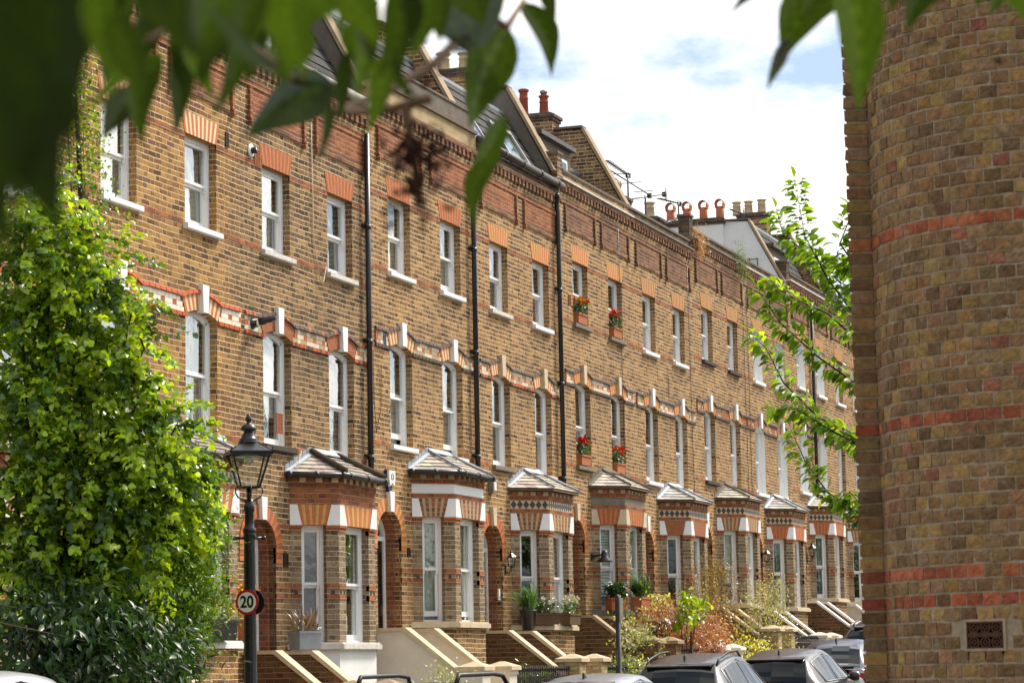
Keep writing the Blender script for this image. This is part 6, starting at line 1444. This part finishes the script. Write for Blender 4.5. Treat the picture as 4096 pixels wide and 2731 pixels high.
        for nm, (a0, a1, b0, b1) in (('side_window', (ya, ym - .03, r1 + .08 + (.1 if kind == 'suv' else 0), ym - .06)), ('side_window', (ym + .03, f0 - .45, ym + .0, f1 + .10))):
            mb = MB(); k = 6
            for i in range(k):
                u, v2 = i / k, (i + 1) / k
                mb.poly([P(a0 + (a1 - a0) * u, .06), P(a0 + (a1 - a0) * v2, .06), P(b0 + (b1 - b0) * v2, .93), P(b0 + (b1 - b0) * u, .93)], 'autoglass', None, True)
            mb.build(nm, t, recalc=False)
        mb = MB(); mb.tube([P(ya - .06, .03, .012), P(ym, .02, .012), P(f0 - .4, .03, .012)], .009, 'alu', 5); mb.tube([P(ya - .06, .03, .012), P(r1 + .03, .97, .010), P(ym, 1.0, .010), P(f1 + .1, .97, .010), P(f0 - .42, .03, .012)], .007, 'alu', 5); mb.build('window_trim', t)
        mb = MB(); p = P(f0 - .62, .12, .10); mb.lathe([(.0, -.10), (.06, -.09), (.085, -.02), (.08, .06), (.0, .09)], p + Vector((s * .06, 0, 0)), paint if kind != 'suv' else 'trim', 10, True, Matrix.Rotation(pi / 2, 3, 'Y')); mb.tube([P(f0 - .6, .05, 0), p + Vector((s * .02, 0, -.02))], .02, 'trim', 6); mb.build('wing_mirror', t)
        # tail lamp wraps round the corner
        zl = (bz - .10) if kind != 'suv' else .98; mb = MB(); h = .075 if kind != 'saloon' else .095
        q = [(W * .36, -.012), (W * .62, -.008), (W * .90, .05), (W * .985, .20), (W * .995, .34)]
        if kind == 'saloon': q = q[1:]
        for (xa, ya_), (xb, yb_) in zip(q[:-1], q[1:]): mb.slab([(s * xa, ya_, zl - h), (s * xb, yb_, zl - h * .9), (s * xb, yb_, zl + h * .8), (s * xa, ya_, zl + h * .7)], (s * .006, -.02, 0), 'tail')
        if kind == 'saloon': mb.slab([(s * W * .70, -.035, zl + .02), (s * W * .93, .035, zl + .02), (s * W * .93, .035, zl + .07), (s * W * .70, -.035, zl + .07)], (s * .004, -.008, 0), 'clear')
        mb.build('tail_light', t)
        for y in (.78, L - .86):
            mb = MB(); mb.lathe([(.20, -.11), (.31, -.105), (.325, -.06), (.325, .06), (.31, .105), (.20, .11)], (s * (W - .10), y, .325), 'tyre', 22, True, Matrix.Rotation(pi / 2, 3, 'Y')); wh = mb.build('wheel', t)
            mb = MB(); mb.lathe([(.0, .06), (.06, .10), (.18, .085), (.205, .112), (.205, .0), (0, 0)], (s * (W - .10), y, .325), 'alu', 14, False, Matrix.Rotation(s * pi / 2, 3, 'Y')); mb.build('rim', wh)
        if kind == 'suv':
            mb = MB(); x = s * (TW - .02); mb.tube([(x, r1 + .05, ztop(r1) - .01), (x, r1 + .2, ztop(r1 + .2) + .045), (x, (r1 + f1) / 2, ztop((r1 + f1) / 2) + .05), (x, f1 - .25, ztop(f1 - .25) + .045), (x, f1 - .05, ztop(f1) + .0)], .018, 'trim', 7); mb.build('roof_rail', t)
    mb = MB(); mb.slab([(-.012, r1 + .22, ztop(r1 + .2) + .01), (-.012, r1 + .38, ztop(r1 + .3) + .01), (-.012, r1 + .24, ztop(r1 + .2) + .105)], (.024, 0, 0), 'trim'); mb.build('shark_fin', t)
    if kind != 'saloon': mb = MB(); zq = ztop(r1); mb.slab([(-TW * .88, r1 - .13, zq - .02), (TW * .88, r1 - .13, zq - .02), (TW * .93, r1 + .03, zq + .004), (-TW * .93, r1 + .03, zq + .004)], (0, 0, .02), paint); mb.build('spoiler', t)
    else: mb = MB(); mb.slab([(-W * .72, -.02, bz + .0), (W * .72, -.02, bz + .0), (W * .72, .12, bz + .02), (-W * .72, .12, bz + .02)], (0, 0, .05), 'trim'); mb.build('spoiler', t)
    mb = MB(); mb.slab([(-W * .9, -.02, .34), (W * .9, -.02, .34), (W * .92, .0, .55), (-W * .92, .0, .55)], (0, .05, 0), 'trim'); mb.build('bumper', t)
    return t
car('charcoal estate car with black roof rails, rear towards us, nearest of the dark row', (5.12, 37.4, zroad(37.4)), 'suv', 'cardark', SL)
car('dusky hatchback with red tail lights between the estate car and the black saloon', (5.12, 43.5, zroad(43.5)), 'hatch', 'carbronze', SL)
car('black saloon with a boot spoiler, beside the round brick corner', (5.0, 48.0, zroad(48.0)), 'saloon', 'carnavy', SL)
car('dark car only just showing behind the black saloon', (4.9, 53.6, zroad(53.6)), 'suv', 'carnavy', SL)
car('pale car whose roof just shows in front of the charcoal estate car', (4.95, 32.9, zroad(33)), 'hatch', 'cargrey')
c_ = car('dark car with black roof bars at the bottom edge below the stuccoed steps', (4.95, 26.5, zroad(27) - .06), 'hatch', 'carblack')
for s in (-1, 1):
    mb = MB(); mb.tube([(s * .58, .75, 1.46), (s * .58, .85, 1.56), (s * .58, 2.0, 1.57), (s * .58, 2.3, 1.55), (s * .6, 2.42, 1.44)], .026, 'trim', 8); mb.build('roof_bar', c_)
car('silver car at the bottom left corner in front of the laurel hedge', (5.2, 15.75, zroad(16)), 'van', 'carsilver')

# trees further along the other side of the street (seen only as reflections in glass and paint)
lv = Leaves(); r = leaf_rng(61)
blob_leaves(lv, [(16.5, 34 + 8 * i, .2 + .6 * (i % 2), 2.4, 3.4, 2.6 + .4 * (i % 3)) for i in range(9)], 9000, .5, .7, [LG1, LG2, LG4], r, .5, .4, .5, .5, 20)
blob_leaves(lv, [(6 + 7 * i, -16 - 3 * (i % 2), -.5, 4.2, 3.0, 3.6) for i in range(5)] + [(-1, -9, -1.5, 3, 3, 3.2)], 6500, .5, .7, [LG1, LG2, LG4], r, .5, .4, .5, .5, 20)  # unseen trees added behind the camera to darken reflections in the panes
o = lv.build('offscreen_trees', None); o['kind'] = 'stuff'

# ------------------------------------------------------------------ sky, sun, camera
sun_dir = Vector((.36, .56, .76)).normalized()       # towards the sun: high, down the street, a little to the front
SUN_E = math.asin(sun_dir.z); SUN_A = math.atan2(sun_dir.x, sun_dir.y)
w = bpy.data.worlds.new('World'); scene.world = w; w.use_nodes = True
nt = w.node_tree; nt.nodes.clear()
N = lambda ty, **k: (lambda x: ([setattr(x, a, b) for a, b in k.items()], x)[1])(nt.nodes.new('ShaderNode' + ty))
out = N('OutputWorld'); sky = N('TexSky', sky_type='NISHITA', sun_disc=False, sun_elevation=SUN_E, sun_rotation=SUN_A, dust_density=1.5)
tc = N('TexCoord'); mp = N('Mapping'); mp.inputs['Scale'].default_value = (1, 1, 2.3); nt.links.new(tc.outputs['Generated'], mp.inputs[0])
n1 = N('TexNoise'); n1.inputs['Scale'].default_value = 7.5; n1.inputs['Detail'].default_value = 9; n1.inputs['Roughness'].default_value = .56; nt.links.new(mp.outputs[0], n1.inputs['Vector'])
rp = N('ValToRGB'); rp.color_ramp.elements[0].position = .43; rp.color_ramp.elements[0].color = (.0, .0, .0, 1); rp.color_ramp.elements[1].position = .60; nt.links.new(n1.outputs[0], rp.inputs[0])
b1 = N('Background'); b1.inputs[1].default_value = .05; nt.links.new(sky.outputs[0], b1.inputs[0])
b2 = N('Background'); b2.inputs[0].default_value = (1., .965, .91, 1)
haze = N('Background'); haze.inputs[0].default_value = (.60, .78, 1., 1); haze.inputs[1].default_value = .20
dt = N('VectorMath', operation='DOT_PRODUCT'); nt.links.new(tc.outputs['Generated'], dt.inputs[0]); dt.inputs[1].default_value = sun_dir   # thin cloud glows round the sun
def MM(op, a, b):
    q = N('Math', operation=op)
    for i, v in enumerate((a, b)):
        if isinstance(v, (int, float)): q.inputs[i].default_value = v
        else: nt.links.new(v, q.inputs[i])
    return q.outputs[0]
glow = MM('POWER', MM('MAXIMUM', dt.outputs['Value'], 0.), 6.)
n2 = N('TexNoise'); n2.inputs['Scale'].default_value = 11.; n2.inputs['Detail'].default_value = 6; nt.links.new(mp.outputs[0], n2.inputs['Vector'])
nt.links.new(MM('ADD', MM('ADD', MM('MULTIPLY', glow, 2.6), .60), MM('MULTIPLY', n2.outputs[0], .42)), b2.inputs[1])
ad = N('AddShader'); nt.links.new(b1.outputs[0], ad.inputs[0]); nt.links.new(haze.outputs[0], ad.inputs[1])
mx = N('MixShader'); nt.links.new(rp.outputs[0], mx.inputs[0]); nt.links.new(ad.outputs[0], mx.inputs[1]); nt.links.new(b2.outputs[0], mx.inputs[2])
nt.links.new(mx.outputs[0], out.inputs[0])
sl = bpy.data.lights.new('sun', 'SUN'); sl.energy = 2.6; sl.angle = radians(11); sl.color = (1, .93, .80)
so = bpy.data.objects.new('sun', sl); COL.objects.link(so); so.rotation_euler = sun_dir.to_track_quat('Z', 'Y').to_euler()

cam = bpy.data.cameras.new('camera'); co = bpy.data.objects.new('camera', cam); COL.objects.link(co); scene.camera = co
cam.sensor_width = 36; cam.lens = 92.75; cam.clip_start = .05; cam.clip_end = 4000
cam.dof.use_dof = True; cam.dof.focus_distance = 42; cam.dof.aperture_fstop = 11
TH, PIT, ROL = .33007, .124710, .020147
fw = Vector((-sin(TH) * cos(PIT), cos(TH) * cos(PIT), sin(PIT))); rt = Vector((cos(TH), sin(TH), 0)); up = rt.cross(fw)
rt2 = rt * cos(ROL) + up * -sin(ROL) * 1; up2 = up * cos(ROL) + rt * sin(ROL)
co.matrix_world = Matrix.Translation((15.5945, 0, -3.3527)) @ Matrix((rt2, up2, -fw)).transposed().to_4x4()
vs = scene.view_settings; vs.view_transform = 'Standard'; vs.look = 'None'; vs.exposure = .92; vs.gamma = 1.
scene.render.engine = 'CYCLES'; cy = scene.cycles; cy.max_bounces = 6; cy.transparent_max_bounces = 12; cy.use_adaptive_sampling = True
